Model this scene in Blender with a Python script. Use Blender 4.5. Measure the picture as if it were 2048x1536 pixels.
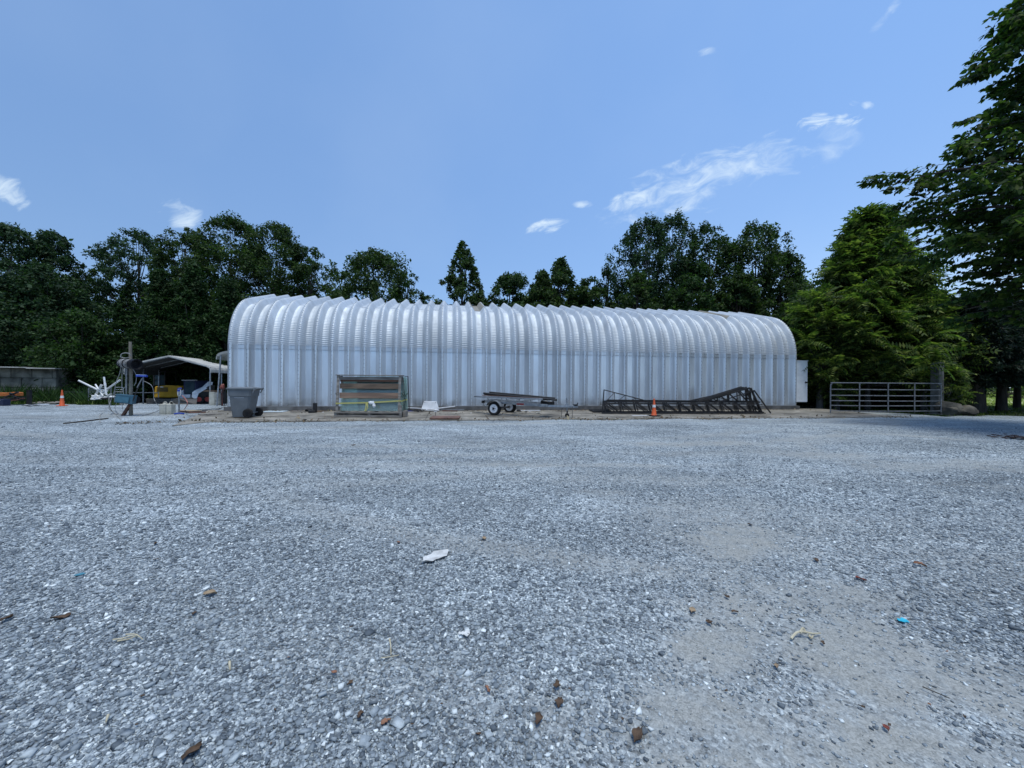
import bpy, math, random
import numpy as np
from mathutils import Matrix, Vector, Euler
R = math.radians
PI = math.pi
scene = bpy.context.scene
for o in list(bpy.data.objects): bpy.data.objects.remove(o)
COL = scene.collection

# ------------------------------------------------------------------ camera
CZ = 1.22          # eye height over the yard plane (ground dips near the camera)
FPX = 800.0        # focal length in pixels of the 2048 wide photograph
ROLL = R(0.4)
cam_d = bpy.data.cameras.new('camera'); cam = bpy.data.objects.new('camera', cam_d); COL.objects.link(cam)
cam_d.sensor_width = 36; cam_d.lens = 36*FPX/2048; cam_d.clip_end = 2000; cam_d.clip_start = 0.05
cr_, sr_ = math.cos(ROLL), math.sin(ROLL)
RV = Vector((cr_, 0, sr_)); UV = Vector((-sr_, 0, cr_)); BV = Vector((0, -1, 0))
cam.matrix_world = Matrix(((RV.x, UV.x, BV.x, 0), (RV.y, UV.y, BV.y, 0), (RV.z, UV.z, BV.z, CZ), (0, 0, 0, 1)))
scene.camera = cam

# ------------------------------------------------------------------ sky + sun
SUN_EL, SUN_AZ = 75.0, 168.0      # azimuth from +Y (view direction) towards +X
world = bpy.data.worlds.new('World'); scene.world = world; world.use_nodes = True
SKY_STRENGTH = 0.13
SUN_STRENGTH = 1.85
scene.view_settings.view_transform = 'Standard'; scene.view_settings.look = 'None'
scene.view_settings.exposure = 0.5; scene.view_settings.gamma = 1
sd = bpy.data.lights.new('sun', 'SUN'); sun = bpy.data.objects.new('sun', sd); COL.objects.link(sun)
sd.energy = SUN_STRENGTH; sd.angle = R(20); sd.color = (1, 0.985, 0.90)
sv = Vector((math.sin(R(SUN_AZ))*math.cos(R(SUN_EL)), math.cos(R(SUN_AZ))*math.cos(R(SUN_EL)), math.sin(R(SUN_EL))))
sun.rotation_euler = sv.to_track_quat('Z', 'Y').to_euler(); sun.location = (0, 0, 30)

def build_world():
    nt = world.node_tree; N = nt.nodes; L = nt.links
    for n in list(N): N.remove(n)
    out = N.new('ShaderNodeOutputWorld'); bg = N.new('ShaderNodeBackground'); bg.inputs[1].default_value = SKY_STRENGTH
    L.new(bg.outputs[0], out.inputs[0])
    sky = N.new('ShaderNodeTexSky'); sky.sky_type = 'NISHITA'; sky.sun_disc = False
    sky.sun_elevation = R(SUN_EL); sky.sun_rotation = R(SUN_AZ); sky.air_density = 1.0; sky.dust_density = 1.0; sky.ozone_density = 3.0
    def M(op, a, b=None, c=None):
        n = N.new('ShaderNodeMath'); n.operation = op
        for i, v in enumerate((a, b, c)):
            if v is None: continue
            if isinstance(v, (int, float)): n.inputs[i].default_value = v
            else: L.new(v, n.inputs[i])
        return n.outputs[0]
    def mix(f, a, b, mode='MIX'):
        n = N.new('ShaderNodeMix'); n.data_type = 'RGBA'; n.blend_type = mode
        for i, v in ((0, f), (6, a), (7, b)):
            if isinstance(v, (int, float)): n.inputs[i].default_value = v
            elif isinstance(v, tuple): n.inputs[i].default_value = (*v, 1)
            else: L.new(v, n.inputs[i])
        return n.outputs[2]
    tc = N.new('ShaderNodeTexCoord'); sp = N.new('ShaderNodeSeparateXYZ'); L.new(tc.outputs['Generated'], sp.inputs[0])
    dx, dy, dz = sp.outputs
    # a thin, even summer haze over the clear sky
    hz = mix(0.8, sky.outputs[0], SKYTINT)
    up = M('MAXIMUM', dz, 0.0)
    low = M('POWER', M('SUBTRACT', 1.0, up), 5.0)
    col = mix(M('MULTIPLY', low, 0.6), hz, SKYLOW)
    side = M('MULTIPLY', M('POWER', M('SUBTRACT', 1.0, up), 7.0), M('MINIMUM', M('MAXIMUM', M('MULTIPLY', M('SUBTRACT', dx, 0.25), 2.0), 0.0), 1.0))
    col = mix(M('MULTIPLY', side, 0.85), col, (4.2, 5.1, 5.7))
    gr = N.new('ShaderNodeMapRange'); gr.inputs[1].default_value = -.75; gr.inputs[2].default_value = .6; gr.inputs[3].default_value = .84; gr.inputs[4].default_value = 1.10; L.new(dx, gr.inputs[0])
    gs = N.new('ShaderNodeVectorMath'); gs.operation = 'SCALE'; L.new(col, gs.inputs[0]); L.new(gr.outputs[0], gs.inputs['Scale']); col = gs.outputs[0]
    ysafe = M('MAXIMUM', dy, 0.05)
    u = M('DIVIDE', dx, ysafe); v = M('DIVIDE', dz, ysafe)
    nz = N.new('ShaderNodeTexNoise'); nz.inputs['Scale'].default_value = 11; nz.inputs['Detail'].default_value = 9; nz.inputs['Roughness'].default_value = 0.6
    nz.inputs['Distortion'].default_value = .7
    cb = N.new('ShaderNodeCombineXYZ'); L.new(M('ADD', u, M('MULTIPLY', v, 0.5)), cb.inputs[0]); L.new(M('MULTIPLY', M('SUBTRACT', v, M('MULTIPLY', u, .4)), 2.2), cb.inputs[1])
    L.new(cb.outputs[0], nz.inputs[0])
    n0 = M('SUBTRACT', nz.outputs[0], 0.5)
    total = None
    for (px, py, a, b, ang, dens, nk) in CLOUDS:
        u0 = (px-1024)/FPX; v0 = (768-py)/FPX; ca, sa = math.cos(R(ang)), math.sin(R(ang))
        du = M('SUBTRACT', u, u0); dv = M('SUBTRACT', v, v0)
        p = M('DIVIDE', M('ADD', M('MULTIPLY', du, ca), M('MULTIPLY', dv, sa)), a/FPX)
        q = M('DIVIDE', M('SUBTRACT', M('MULTIPLY', dv, ca), M('MULTIPLY', du, sa)), b/FPX)
        r2 = M('ADD', M('MULTIPLY', p, p), M('MULTIPLY', q, q))
        m = M('ADD', M('SUBTRACT', 1.0, r2), M('MULTIPLY', n0, nk))
        m = M('MULTIPLY', M('POWER', M('MAXIMUM', m, 0.0), 1.7), dens*.6)
        m = M('SUBTRACT', 1.0, M('EXPONENT', M('MULTIPLY', m, -1.0)))
        total = m if total is None else M('MAXIMUM', total, m)
    total = M('MULTIPLY', total, M('GREATER_THAN', dy, 0.06))
    col = mix(total, col, CLOUDCOL)
    # barely visible high veil
    n2 = N.new('ShaderNodeTexNoise'); n2.inputs['Scale'].default_value = 2.2; n2.inputs['Detail'].default_value = 5
    L.new(tc.outputs['Generated'], n2.inputs[0])
    veil = M('MULTIPLY', M('MAXIMUM', M('SUBTRACT', n2.outputs[0], 0.48), 0.0), 0.22)
    col = mix(veil, col, CLOUDCOL)
    L.new(col, bg.inputs[0])
SKYTINT = (1.27, 2.38, 4.65)
SKYLOW = (2.5, 3.95, 5.6)
CLOUDCOL = (4.3, 5.1, 5.8)
CLOUDS = [  # px, py, half-width px, half-height px, tilt, density, noise
    (1400, 358, 215, 52, 20, 0.6, 5.5), (1262, 400, 62, 26, 20, 1.1, 5.5), (1520, 318, 110, 46, 10, 0.5, 5),
    (1630, 238, 42, 20, 15, 1.1, 8.0), (1690, 228, 36, 22, 45, 1.2, 8.0), (1670, 268, 60, 50, 60, 0.3, 4), (1092, 450, 48, 14, 12, 1.5, 5.0), (1166, 407, 24, 9, 5, 1.1, 4.0),
    (8, 385, 56, 30, -38, 1.5, 3.5), (366, 434, 46, 30, -20, .9, 4.5), (1412, 100, 22, 9, 10, 0.5, 4.0), (1731, 205, 16, 10, 10, 1.0, 4), (1775, 15, 60, 10, 50, .25, 5)]
build_world()

# ------------------------------------------------------------------ helpers
def PX(x, y, Y):
    a = (x-1024)/FPX; b = (768-y)/FPX
    return Vector(((a*cr_-b*sr_)*Y, Y, CZ+(a*sr_+b*cr_)*Y))
def PG(x, y, z=0.0):
    a = (x-1024)/FPX; b = (768-y)/FPX
    dz = a*sr_+b*cr_; Y = (z-CZ)/dz
    return Vector(((a*cr_-b*sr_)*Y, Y, z))
def gz(X, Y):
    X = np.asarray(X, float); Y = np.asarray(Y, float)
    z = -0.28*np.clip(1-Y/11, 0, 1.6)**1.25
    z = z - 0.034*np.clip(Y-20, 0, 12)*np.clip((-X-9)/4, 0, 1)
    z = z + 0.012*np.sin(X*1.3+.7*Y)*np.sin(Y*.9-.3*X) + .006*np.sin(3.1*X-1.7*Y+1)
    return z
def gz1(X, Y): return float(gz(X, Y))
def PGG(x, y):           # pixel on the real (uneven) ground
    p = PG(x, y, 0)
    for _ in range(25): p = PG(x, y, gz1(p.x, p.y))
    return p

MATS = {}
def mat(name, c1, c2=None, scale=8, rough=0.7, metal=0.0, bump=0.0, bscale=None, detail=5, stretch=(1, 1, 1), lo=.35, hi=.65, spec=0.5, trans=0, coat=0):
    if name in MATS: return MATS[name]
    m = bpy.data.materials.new(name); m.use_nodes = True; nt = m.node_tree; N = nt.nodes; L = nt.links
    b = N['Principled BSDF']; b.inputs['Roughness'].default_value = rough; b.inputs['Metallic'].default_value = metal
    b.inputs['Specular IOR Level'].default_value = spec
    b.inputs['Specular IOR Level'].default_value = spec
    if trans: b.inputs['Transmission Weight'].default_value = trans
    if coat: b.inputs['Coat Weight'].default_value = coat
    tc = N.new('ShaderNodeTexCoord'); mp = N.new('ShaderNodeMapping'); mp.inputs['Scale'].default_value = stretch; L.new(tc.outputs['Object'], mp.inputs[0])
    if c2 is None: c2 = tuple(min(1, x*0.78) for x in c1)
    nz = N.new('ShaderNodeTexNoise'); nz.inputs['Scale'].default_value = scale; nz.inputs['Detail'].default_value = detail; L.new(mp.outputs[0], nz.inputs[0])
    rp = N.new('ShaderNodeMapRange'); rp.inputs[1].default_value = lo; rp.inputs[2].default_value = hi; L.new(nz.outputs[0], rp.inputs[0])
    mx = N.new('ShaderNodeMix'); mx.data_type = 'RGBA'; L.new(rp.outputs[0], mx.inputs[0])
    mx.inputs[6].default_value = (*c1, 1); mx.inputs[7].default_value = (*c2, 1); L.new(mx.outputs[2], b.inputs['Base Color'])
    rr = N.new('ShaderNodeMapRange'); rr.inputs[3].default_value = max(.05, rough-.1); rr.inputs[4].default_value = min(1, rough+.1); L.new(nz.outputs[0], rr.inputs[0]); L.new(rr.outputs[0], b.inputs['Roughness'])
    if bump:
        n2 = N.new('ShaderNodeTexNoise'); n2.inputs['Scale'].default_value = bscale or scale*4; n2.inputs['Detail'].default_value = 6; L.new(mp.outputs[0], n2.inputs[0])
        bp = N.new('ShaderNodeBump'); bp.inputs['Strength'].default_value = bump; bp.inputs['Distance'].default_value = 0.02; L.new(n2.outputs[0], bp.inputs['Height']); L.new(bp.outputs[0], b.inputs['Normal'])
    MATS[name] = m; return m

def leafmat(name, c1, c2, c3, tl=0.35, rough=.45):
    m = bpy.data.materials.new(name); m.use_nodes = True; nt = m.node_tree; N = nt.nodes; L = nt.links
    b = N['Principled BSDF']; b.inputs['Roughness'].default_value = .62; b.inputs['Specular IOR Level'].default_value = .2
    g = N.new('ShaderNodeNewGeometry'); cr = N.new('ShaderNodeValToRGB')
    e = cr.color_ramp.elements; e[0].color = (*c1, 1); e[1].color = (*c3, 1); k = e.new(.55); k.color = (*c2, 1)
    L.new(g.outputs['Random Per Island'], cr.inputs[0])
    tc = N.new('ShaderNodeTexCoord'); nz = N.new('ShaderNodeTexNoise'); nz.inputs['Scale'].default_value = .9; nz.inputs['Detail'].default_value = 3; L.new(tc.outputs['Object'], nz.inputs[0])
    mr = N.new('ShaderNodeMapRange'); mr.inputs[1].default_value = .3; mr.inputs[2].default_value = .7; mr.inputs[3].default_value = .6; mr.inputs[4].default_value = 1.35; L.new(nz.outputs[0], mr.inputs[0])
    vm = N.new('ShaderNodeVectorMath'); vm.operation = 'SCALE'; L.new(cr.outputs[0], vm.inputs[0]); L.new(mr.outputs[0], vm.inputs['Scale'])
    L.new(vm.outputs[0], b.inputs['Base Color'])
    t = N.new('ShaderNodeBsdfTranslucent'); vt = N.new('ShaderNodeVectorMath'); vt.operation = 'MULTIPLY'; vt.inputs[1].default_value = (1.3, 1.7, .7); L.new(vm.outputs[0], vt.inputs[0]); L.new(vt.outputs[0], t.inputs[0])
    ms = N.new('ShaderNodeMixShader'); ms.inputs[0].default_value = tl; L.new(b.outputs[0], ms.inputs[1]); L.new(t.outputs[0], ms.inputs[2])
    L.new(ms.outputs[0], N['Material Output'].inputs[0]); MATS[name] = m; return m

class MB:
    def __init__(s): s.v = []; s.f = []
    def add(s, vs, fs):
        n = len(s.v); s.v += [Vector(p) for p in vs]; s.f += [tuple(i+n for i in f) for f in fs]; return s
    def box(s, c, d, rot=None, taper=1.0):
        x, y, z = d[0]/2, d[1]/2, d[2]/2; t = taper
        vs = [(-x, -y, -z), (x, -y, -z), (x, y, -z), (-x, y, -z), (-x*t, -y*t, z), (x*t, -y*t, z), (x*t, y*t, z), (-x*t, y*t, z)]
        M = Euler(rot).to_matrix() if rot else Matrix.Identity(3)
        return s.add([M@Vector(v)+Vector(c) for v in vs], [(3, 2, 1, 0), (4, 5, 6, 7), (0, 1, 5, 4), (1, 2, 6, 5), (2, 3, 7, 6), (3, 0, 4, 7)])
    def frame(s, p, q):
        d = (Vector(q)-Vector(p)); l = d.length; d.normalize()
        a = Vector((0, 0, 1)) if abs(d.z) < .9 else Vector((0, 1, 0))
        x = d.cross(a).normalized(); y = x.cross(d).normalized(); return d, x, y
    def beam(s, p, q, w, h):   # w sideways, h up
        p = Vector(p); q = Vector(q); d, x, y = s.frame(p, q)
        r = [p+x*a*w/2+y*b*h/2 for a, b in ((-1, -1), (1, -1), (1, 1), (-1, 1))]+[q+x*a*w/2+y*b*h/2 for a, b in ((-1, -1), (1, -1), (1, 1), (-1, 1))]
        return s.add(r, [(0, 1, 2, 3), (7, 6, 5, 4), (4, 5, 1, 0), (5, 6, 2, 1), (6, 7, 3, 2), (7, 4, 0, 3)])
    def cyl(s, p, q, r, r2=None, n=12, caps=True):
        r2 = r if r2 is None else r2; p = Vector(p); q = Vector(q); d, x, y = s.frame(p, q)
        vs = [p+(x*math.cos(2*PI*i/n)+y*math.sin(2*PI*i/n))*r for i in range(n)]+[q+(x*math.cos(2*PI*i/n)+y*math.sin(2*PI*i/n))*r2 for i in range(n)]
        fs = [(i, i+n, (i+1) % n+n, (i+1) % n) for i in range(n)]
        if caps: fs += [tuple(range(n)), tuple(reversed(range(n, 2*n)))]
        return s.add(vs, fs)
    def pipe(s, p, q, r, ri, n=14):      # hollow
        p = Vector(p); q = Vector(q); d, x, y = s.frame(p, q); vs = []
        for c, rr in ((p, r), (q, r), (q, ri), (p, ri)):
            vs += [c+(x*math.cos(2*PI*i/n)+y*math.sin(2*PI*i/n))*rr for i in range(n)]
        fs = []
        for k in range(4):
            a, b = k*n, ((k+1) % 4)*n
            fs += [(a+i, b+i, b+(i+1) % n, a+(i+1) % n) for i in range(n)]
        return s.add(vs, fs)
    def tube(s, pts, r, n=6, sub=4):
        pts = [Vector(p) for p in pts]
        if sub > 1 and len(pts) > 2:
            q = []
            for i in range(len(pts)-1):
                a = pts[max(i-1, 0)]; b = pts[i]; c = pts[i+1]; d = pts[min(i+2, len(pts)-1)]
                for k in range(sub):
                    t = k/sub; q.append(.5*((2*b)+(c-a)*t+(2*a-5*b+4*c-d)*t*t+(3*b-a-3*c+d)*t**3))
            q.append(pts[-1]); pts = q
        vs = []; x = None
        for i, p in enumerate(pts):
            d = (pts[min(i+1, len(pts)-1)]-pts[max(i-1, 0)]).normalized()
            if x is None: x = s.frame(p, p+d)[1]
            x = (x-d*x.dot(d)).normalized(); y = d.cross(x)
            rr = r(i/(len(pts)-1)) if callable(r) else r
            vs += [p+(x*math.cos(2*PI*k/n)+y*math.sin(2*PI*k/n))*rr for k in range(n)]
        fs = [(i*n+k, (i+1)*n+k, (i+1)*n+(k+1) % n, i*n+(k+1) % n) for i in range(len(pts)-1) for k in range(n)]
        fs += [tuple(reversed(range(n))), tuple(range((len(pts)-1)*n, len(pts)*n))]
        fs = [tuple(reversed(f)) for f in fs]
        return s.add(vs, fs)
    def lathe(s, prof, o=(0, 0, 0), axis=(0, 0, 1), n=24):
        o = Vector(o); d, x, y = s.frame(o, o+Vector(axis)); vs = []
        for (r, h) in prof: vs += [o+d*h+(x*math.cos(2*PI*i/n)+y*math.sin(2*PI*i/n))*r for i in range(n)]
        fs = [(k*n+i, (k+1)*n+i, (k+1)*n+(i+1) % n, k*n+(i+1) % n) for k in range(len(prof)-1) for i in range(n)]
        fs += [tuple(range(n)), tuple(reversed(range((len(prof)-1)*n, len(prof)*n)))]
        return s.add(vs, fs)
    def prism(s, pts, d):       # pts 3D polygon, d extrusion vector
        pts = [Vector(p) for p in pts]; n = len(pts); d = Vector(d)
        return s.add(pts+[p+d for p in pts], [tuple(range(n)), tuple(reversed(range(n, 2*n)))]+[(i, i+n, (i+1) % n+n, (i+1) % n) for i in range(n)])
    def blob(s, c, r, n=10, m=7, jit=0, seed=0):
        rn = random.Random(seed); c = Vector(c); r = Vector(r) if hasattr(r, '__len__') else Vector((r, r, r)); vs = []
        for j in range(1, m):
            for i in range(n):
                th = PI*j/m; ph = 2*PI*i/n; k = 1+rn.uniform(-jit, jit)
                vs.append(c+Vector((r.x*math.sin(th)*math.cos(ph), r.y*math.sin(th)*math.sin(ph), r.z*math.cos(th)))*k)
        vs += [c+Vector((0, 0, r.z)), c-Vector((0, 0, r.z))]; t, b = len(vs)-2, len(vs)-1
        fs = [((j*n+i), ((j+1)*n+i), ((j+1)*n+(i+1) % n), (j*n+(i+1) % n)) for j in range(m-2) for i in range(n)]
        fs += [(t, i, (i+1) % n) for i in range(n)]+[(b, (m-2)*n+(i+1) % n, (m-2)*n+i) for i in range(n)]
        return s.add(vs, fs)

def finish(me, smooth, m, angle=35):
    me.materials.append(m)
    if smooth:
        me.polygons.foreach_set('use_smooth', [True]*len(me.polygons)); me.set_sharp_from_angle(angle=R(angle))
def link(name, me):
    o = bpy.data.objects.new(name, me); COL.objects.link(o); return o
def tag(o, label=None, cat=None, group=None, kind=None):
    if label: o['label'] = label
    if cat: o['category'] = cat
    if group: o['group'] = group
    if kind: o['kind'] = kind
    return o
def thing(name, label, cat, loc=(0, 0, 0), rz=0.0, group=None):
    o = bpy.data.objects.new(name, None); COL.objects.link(o); o.location = loc; o.rotation_euler = (0, 0, rz); o.empty_display_size = .1
    return tag(o, label, cat, group)
def rootmat(p):
    while p.parent: p = p.parent
    return Matrix.Translation(p.location) @ p.rotation_euler.to_matrix().to_4x4()
def part(mb, name, m, parent, smooth=False, w=False, bev=0, label=None, kind=None, angle=35):
    vs = mb.v
    if w:
        I = rootmat(parent).inverted(); vs = [I@v for v in vs]
    me = bpy.data.meshes.new(name); me.from_pydata([tuple(v) for v in vs], [], mb.f); me.update(); finish(me, smooth, m, angle)
    o = link(name, me); o.parent = parent
    if bev:
        md = o.modifiers.new('bevel', 'BEVEL'); md.width = bev; md.segments = 2; md.limit_method = 'ANGLE'
    tag(o, label, None, None, kind); return o
def solo(mb, name, m, label, cat, group=None, smooth=False, bev=0, kind=None, angle=35):
    vs = mb.v; a = np.array([tuple(v) for v in vs]); c = Vector(((a[:, 0].min()+a[:, 0].max())/2, (a[:, 1].min()+a[:, 1].max())/2, a[:, 2].min()))
    me = bpy.data.meshes.new(name); me.from_pydata([tuple(v-c) for v in vs], [], mb.f); me.update(); finish(me, smooth, m, angle)
    o = link(name, me); o.location = c
    if bev:
        md = o.modifiers.new('bevel', 'BEVEL'); md.width = bev; md.segments = 2; md.limit_method = 'ANGLE'
    return tag(o, label, cat, group, kind)
def copy_tree(o, parent=None):
    c = o.copy(); COL.objects.link(c); c.parent = parent
    for ch in [x for x in COL.objects if x.parent == o]: copy_tree(ch, c)
    return c
def mesh_np(name, V, F, m, smooth=False):
    V = np.ascontiguousarray(V, dtype=np.float32); F = np.ascontiguousarray(F, dtype=np.int32); k = F.shape[1]
    me = bpy.data.meshes.new(name); me.vertices.add(len(V)); me.vertices.foreach_set('co', V.ravel())
    me.loops.add(F.size); me.loops.foreach_set('vertex_index', F.ravel())
    me.polygons.add(len(F)); me.polygons.foreach_set('loop_start', np.arange(0, F.size, k, dtype=np.int32)); me.polygons.foreach_set('loop_total', np.full(len(F), k, dtype=np.int32))
    me.update(calc_edges=True); me.materials.append(m)
    if smooth: me.polygons.foreach_set('use_smooth', [True]*len(F))
    return me
# ------------------------------------------------------------------ ground
DIRT = []   # (x, y, rx, ry, angle, amount): patches where fine tan dust shows through the stone
def dirtp(px, py, rx, ry, ang=0, am=1):
    p = PGG(px, py); DIRT.append((p.x, p.y, rx, ry, R(ang), am))
for a in [(1495, 1075, .75, .42, 20, .8), (1430, 1040, .6, .3, 0, .5), (1560, 1100, .5, .25, -10, .55), (1640, 1200, .8, .3, 0, .6), (1480, 1225, .6, .25, -10, .65),
          (1450, 1300, .4, .3, 0, .8), (1700, 1320, .8, .5, -30, .8), (1560, 1500, .55, .35, -20, .8), (1800, 1480, .6, .35, -20, .8), (1950, 1400, .4, .5, 0, .4), (1340, 1420, .25, .2, 0, .4),
          (1400, 888, 1.8, .35, 5, .7), (1370, 908, 1.2, .25, 0, .35), (1650, 910, 1.3, .35, 0, .6), (1625, 875, 2.0, .25, 25, .55), (1760, 868, 1.8, .2, -30, .5), (1560, 905, 1.4, .3, 0, .4),
          (1130, 931, 2.4, .14, 3, .6), (950, 937, 1.6, .1, 0, .3), (1040, 884, 1.6, .2, 0, .3), (640, 1070, .5, .2, 0, .3), (1210, 985, .4, .12, 0, .4), (1900, 930, 2, .3, 10, .5),
          (300, 830, 1.6, .8, 0, .5), (520, 855, 3, .3, 8, .45), (1010, 848, 3, .3, 8, .55), (1400, 842, 4, .3, 8, .3), (100, 835, 4, .25, 0, .3), (1650, 1340, 1.0, .75, -20, .42), (1750, 1090, 2.2, .8, 0, .3), (1420, 1020, 1.0, .5, 0, .4), (600, 960, 2.5, .2, 5, .22), (1300, 960, 2, .3, 0, .4)]:
    dirtp(*a)
def dirt(X, Y):
    d = np.zeros_like(X)
    wob = .25*np.sin(3.1*X+1.7*Y)+.2*np.sin(7.3*X-5.1*Y+2)+.15*np.sin(13*X+11*Y)
    for (x, y, rx, ry, an, am) in DIRT:
        u = (X-x)*math.cos(an)+(Y-y)*math.sin(an); v = (Y-y)*math.cos(an)-(X-x)*math.sin(an)
        r = np.sqrt((u/rx)**2+(v/ry)**2)+wob*.7
        d = np.maximum(d, am*np.clip(1.45-r, 0, 1))
    # wheel tracks: long shallow arcs across the yard, pressed finer
    for (cx, cy, rad, w, am) in ((2, -7, 14.6, .16, .46), (2.2, -7, 13.1, .16, .38), (-4, 30, 22, .2, .46), (-4, 30, 23.7, .2, .38), (3.5, 14, 11.2, .18, .5), (3.5, 14, 12.7, .18, .38), (14, 5, 8.5, .16, .46), (14, 5, 9.9, .16, .3)):
        r = np.sqrt((X-cx)**2+(Y-cy)**2)
        d = np.maximum(d, am*np.clip(1.3-np.abs(r-rad)/w/1.3, 0, 1)*(.55+.45*np.sin(X*.7+Y*.4)))
    return np.clip(d, 0, 1)

def gravel_material():
    m = bpy.data.materials.new('gravel'); m.use_nodes = True; nt = m.node_tree; N = nt.nodes; L = nt.links
    b = N['Principled BSDF']; b.inputs['Roughness'].default_value = .85; b.inputs['Specular IOR Level'].default_value = .3
    tc = N.new('ShaderNodeTexCoord')
    def noise(s, d=4, st=(1, 1, 1)):
        mp = N.new('ShaderNodeMapping'); mp.inputs['Scale'].default_value = st; L.new(tc.outputs['Object'], mp.inputs[0])
        n = N.new('ShaderNodeTexNoise'); n.inputs['Scale'].default_value = s; n.inputs['Detail'].default_value = d; n.inputs['Roughness'].default_value = .65; L.new(mp.outputs[0], n.inputs[0]); return n.outputs[0]
    def mr(x, a, b_, c, d):
        n = N.new('ShaderNodeMapRange'); n.inputs[1].default_value = a; n.inputs[2].default_value = b_; n.inputs[3].default_value = c; n.inputs[4].default_value = d; L.new(x, n.inputs[0]); return n.outputs[0]
    def vor(s):
        n = N.new('ShaderNodeTexVoronoi'); n.inputs['Scale'].default_value = s; L.new(tc.outputs['Object'], n.inputs[0]); return n
    def mul(a, b_, op='MULTIPLY'):
        n = N.new('ShaderNodeMath'); n.operation = op
        for i, v in enumerate((a, b_)):
            if isinstance(v, (int, float)): n.inputs[i].default_value = v
            else: L.new(v, n.inputs[i])
        return n.outputs[0]
    v1 = vor(66); v2 = vor(150); v0 = vor(24)
    sp = N.new('ShaderNodeSeparateXYZ'); L.new(v1.outputs['Color'], sp.inputs[0])
    sp2 = N.new('ShaderNodeSeparateXYZ'); L.new(v2.outputs['Color'], sp2.inputs[0])
    sp0 = N.new('ShaderNodeSeparateXYZ'); L.new(v0.outputs['Color'], sp0.inputs[0])
    t = mul(mul(sp.outputs[0], .5), mul(mul(sp2.outputs[0], .3), mul(sp0.outputs[0], .2), 'ADD'), 'ADD')
    cr = N.new('ShaderNodeValToRGB'); e = cr.color_ramp.elements
    e[0].position = .14; e[0].color = (.055, .066, .078, 1); e[1].position = .88; e[1].color = (.78, .84, .84, 1)
    k = e.new(.42); k.color = (.235, .272, .300, 1); k = e.new(.66); k.color = (.41, .465, .495, 1)
    L.new(t, cr.inputs[0])
    big = mul(mr(noise(.35, 6, (1, 1.8, 1)), .3, .7, .62, 1.30), mr(noise(2.2, 6, (.45, 1.6, 1)), .3, .7, .76, 1.2))
    sc = N.new('ShaderNodeVectorMath'); sc.operation = 'SCALE'; L.new(cr.outputs[0], sc.inputs[0]); L.new(big, sc.inputs['Scale'])
    at = N.new('ShaderNodeAttribute'); at.attribute_name = 'dirt'
    dn = mul(at.outputs['Fac'], mr(noise(7, 7), .35, .62, .6, 1.5)); dn = mul(dn, 1.0); dn.node.use_clamp = True
    dc = N.new('ShaderNodeMix'); dc.data_type = 'RGBA'; L.new(mr(mul(noise(28, 5), mul(sp2.outputs[2], .5), 'ADD'), .45, 1.05, 0, 1), dc.inputs[0]); dc.inputs[6].default_value = (.19, .195, .183, 1); dc.inputs[7].default_value = (.37, .378, .36, 1)
    mx = N.new('ShaderNodeMix'); mx.data_type = 'RGBA'; L.new(dn, mx.inputs[0]); L.new(sc.outputs[0], mx.inputs[6]); L.new(dc.outputs[2], mx.inputs[7])
    L.new(mx.outputs[2], b.inputs['Base Color'])
    h = mul(mul(v1.outputs['Distance'], -1.0), mul(mul(v2.outputs['Distance'], -.5), mul(sp.outputs[1], .5), 'ADD'), 'ADD')
    fa = N.new('ShaderNodeVectorMath'); fa.operation = 'SUBTRACT'; L.new(v1.outputs['Color'], fa.inputs[0]); fa.inputs[1].default_value = (.5, .5, .5)
    fb = N.new('ShaderNodeVectorMath'); fb.operation = 'MULTIPLY'; L.new(fa.outputs[0], fb.inputs[0]); fb.inputs[1].default_value = (1.3, 1.3, 0)
    fs = N.new('ShaderNodeVectorMath'); fs.operation = 'SCALE'; L.new(fb.outputs[0], fs.inputs[0]); L.new(mr(dn, 0, 1, 1, .25), fs.inputs['Scale'])
    gn = N.new('ShaderNodeNewGeometry'); fc = N.new('ShaderNodeVectorMath'); fc.operation = 'ADD'; L.new(gn.outputs['Normal'], fc.inputs[0]); L.new(fs.outputs[0], fc.inputs[1])
    fn = N.new('ShaderNodeVectorMath'); fn.operation = 'NORMALIZE'; L.new(fc.outputs[0], fn.inputs[0])
    bp = N.new('ShaderNodeBump'); bp.inputs['Distance'].default_value = .006; L.new(fn.outputs[0], bp.inputs['Normal'])
    L.new(h, bp.inputs['Height']); L.new(mr(dn, 0, 1, .75, .2), bp.inputs['Strength']); L.new(bp.outputs[0], b.inputs['Normal'])
    return m

def grid(xs, ys, zf, m, name, keep=None):
    X, Y = np.meshgrid(xs, ys); Z = zf(X, Y); V = np.stack([X, Y, Z], -1).reshape(-1, 3); nx = len(xs)
    i, j = np.meshgrid(np.arange(nx-1), np.arange(len(ys)-1)); a = (j*nx+i).ravel(); F = np.stack([a, a+1, a+nx+1, a+nx], -1)
    if keep is not None:
        cx = (X[:-1, :-1]+X[1:, 1:])/2; cy = (Y[:-1, :-1]+Y[1:, 1:])/2; F = F[keep(cx, cy).ravel()]
    return mesh_np(name, V, F, m, True), V
soil = mat('soil', (.055, .05, .03), (.03, .05, .018), scale=2, rough=.95, bump=.5, bscale=12)
xs = np.concatenate([[-900, -500, -250, -120], np.linspace(-70, 70, 141), [120, 250, 500, 900]])
ys = np.concatenate([[-300, -100, -40], np.linspace(-20, 70, 91), [120, 250, 500, 900]])
me, _ = grid(xs, ys, lambda X, Y: gz(X, Y)-.07, soil, 'ground'); tag(link('ground', me), kind='structure')
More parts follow.
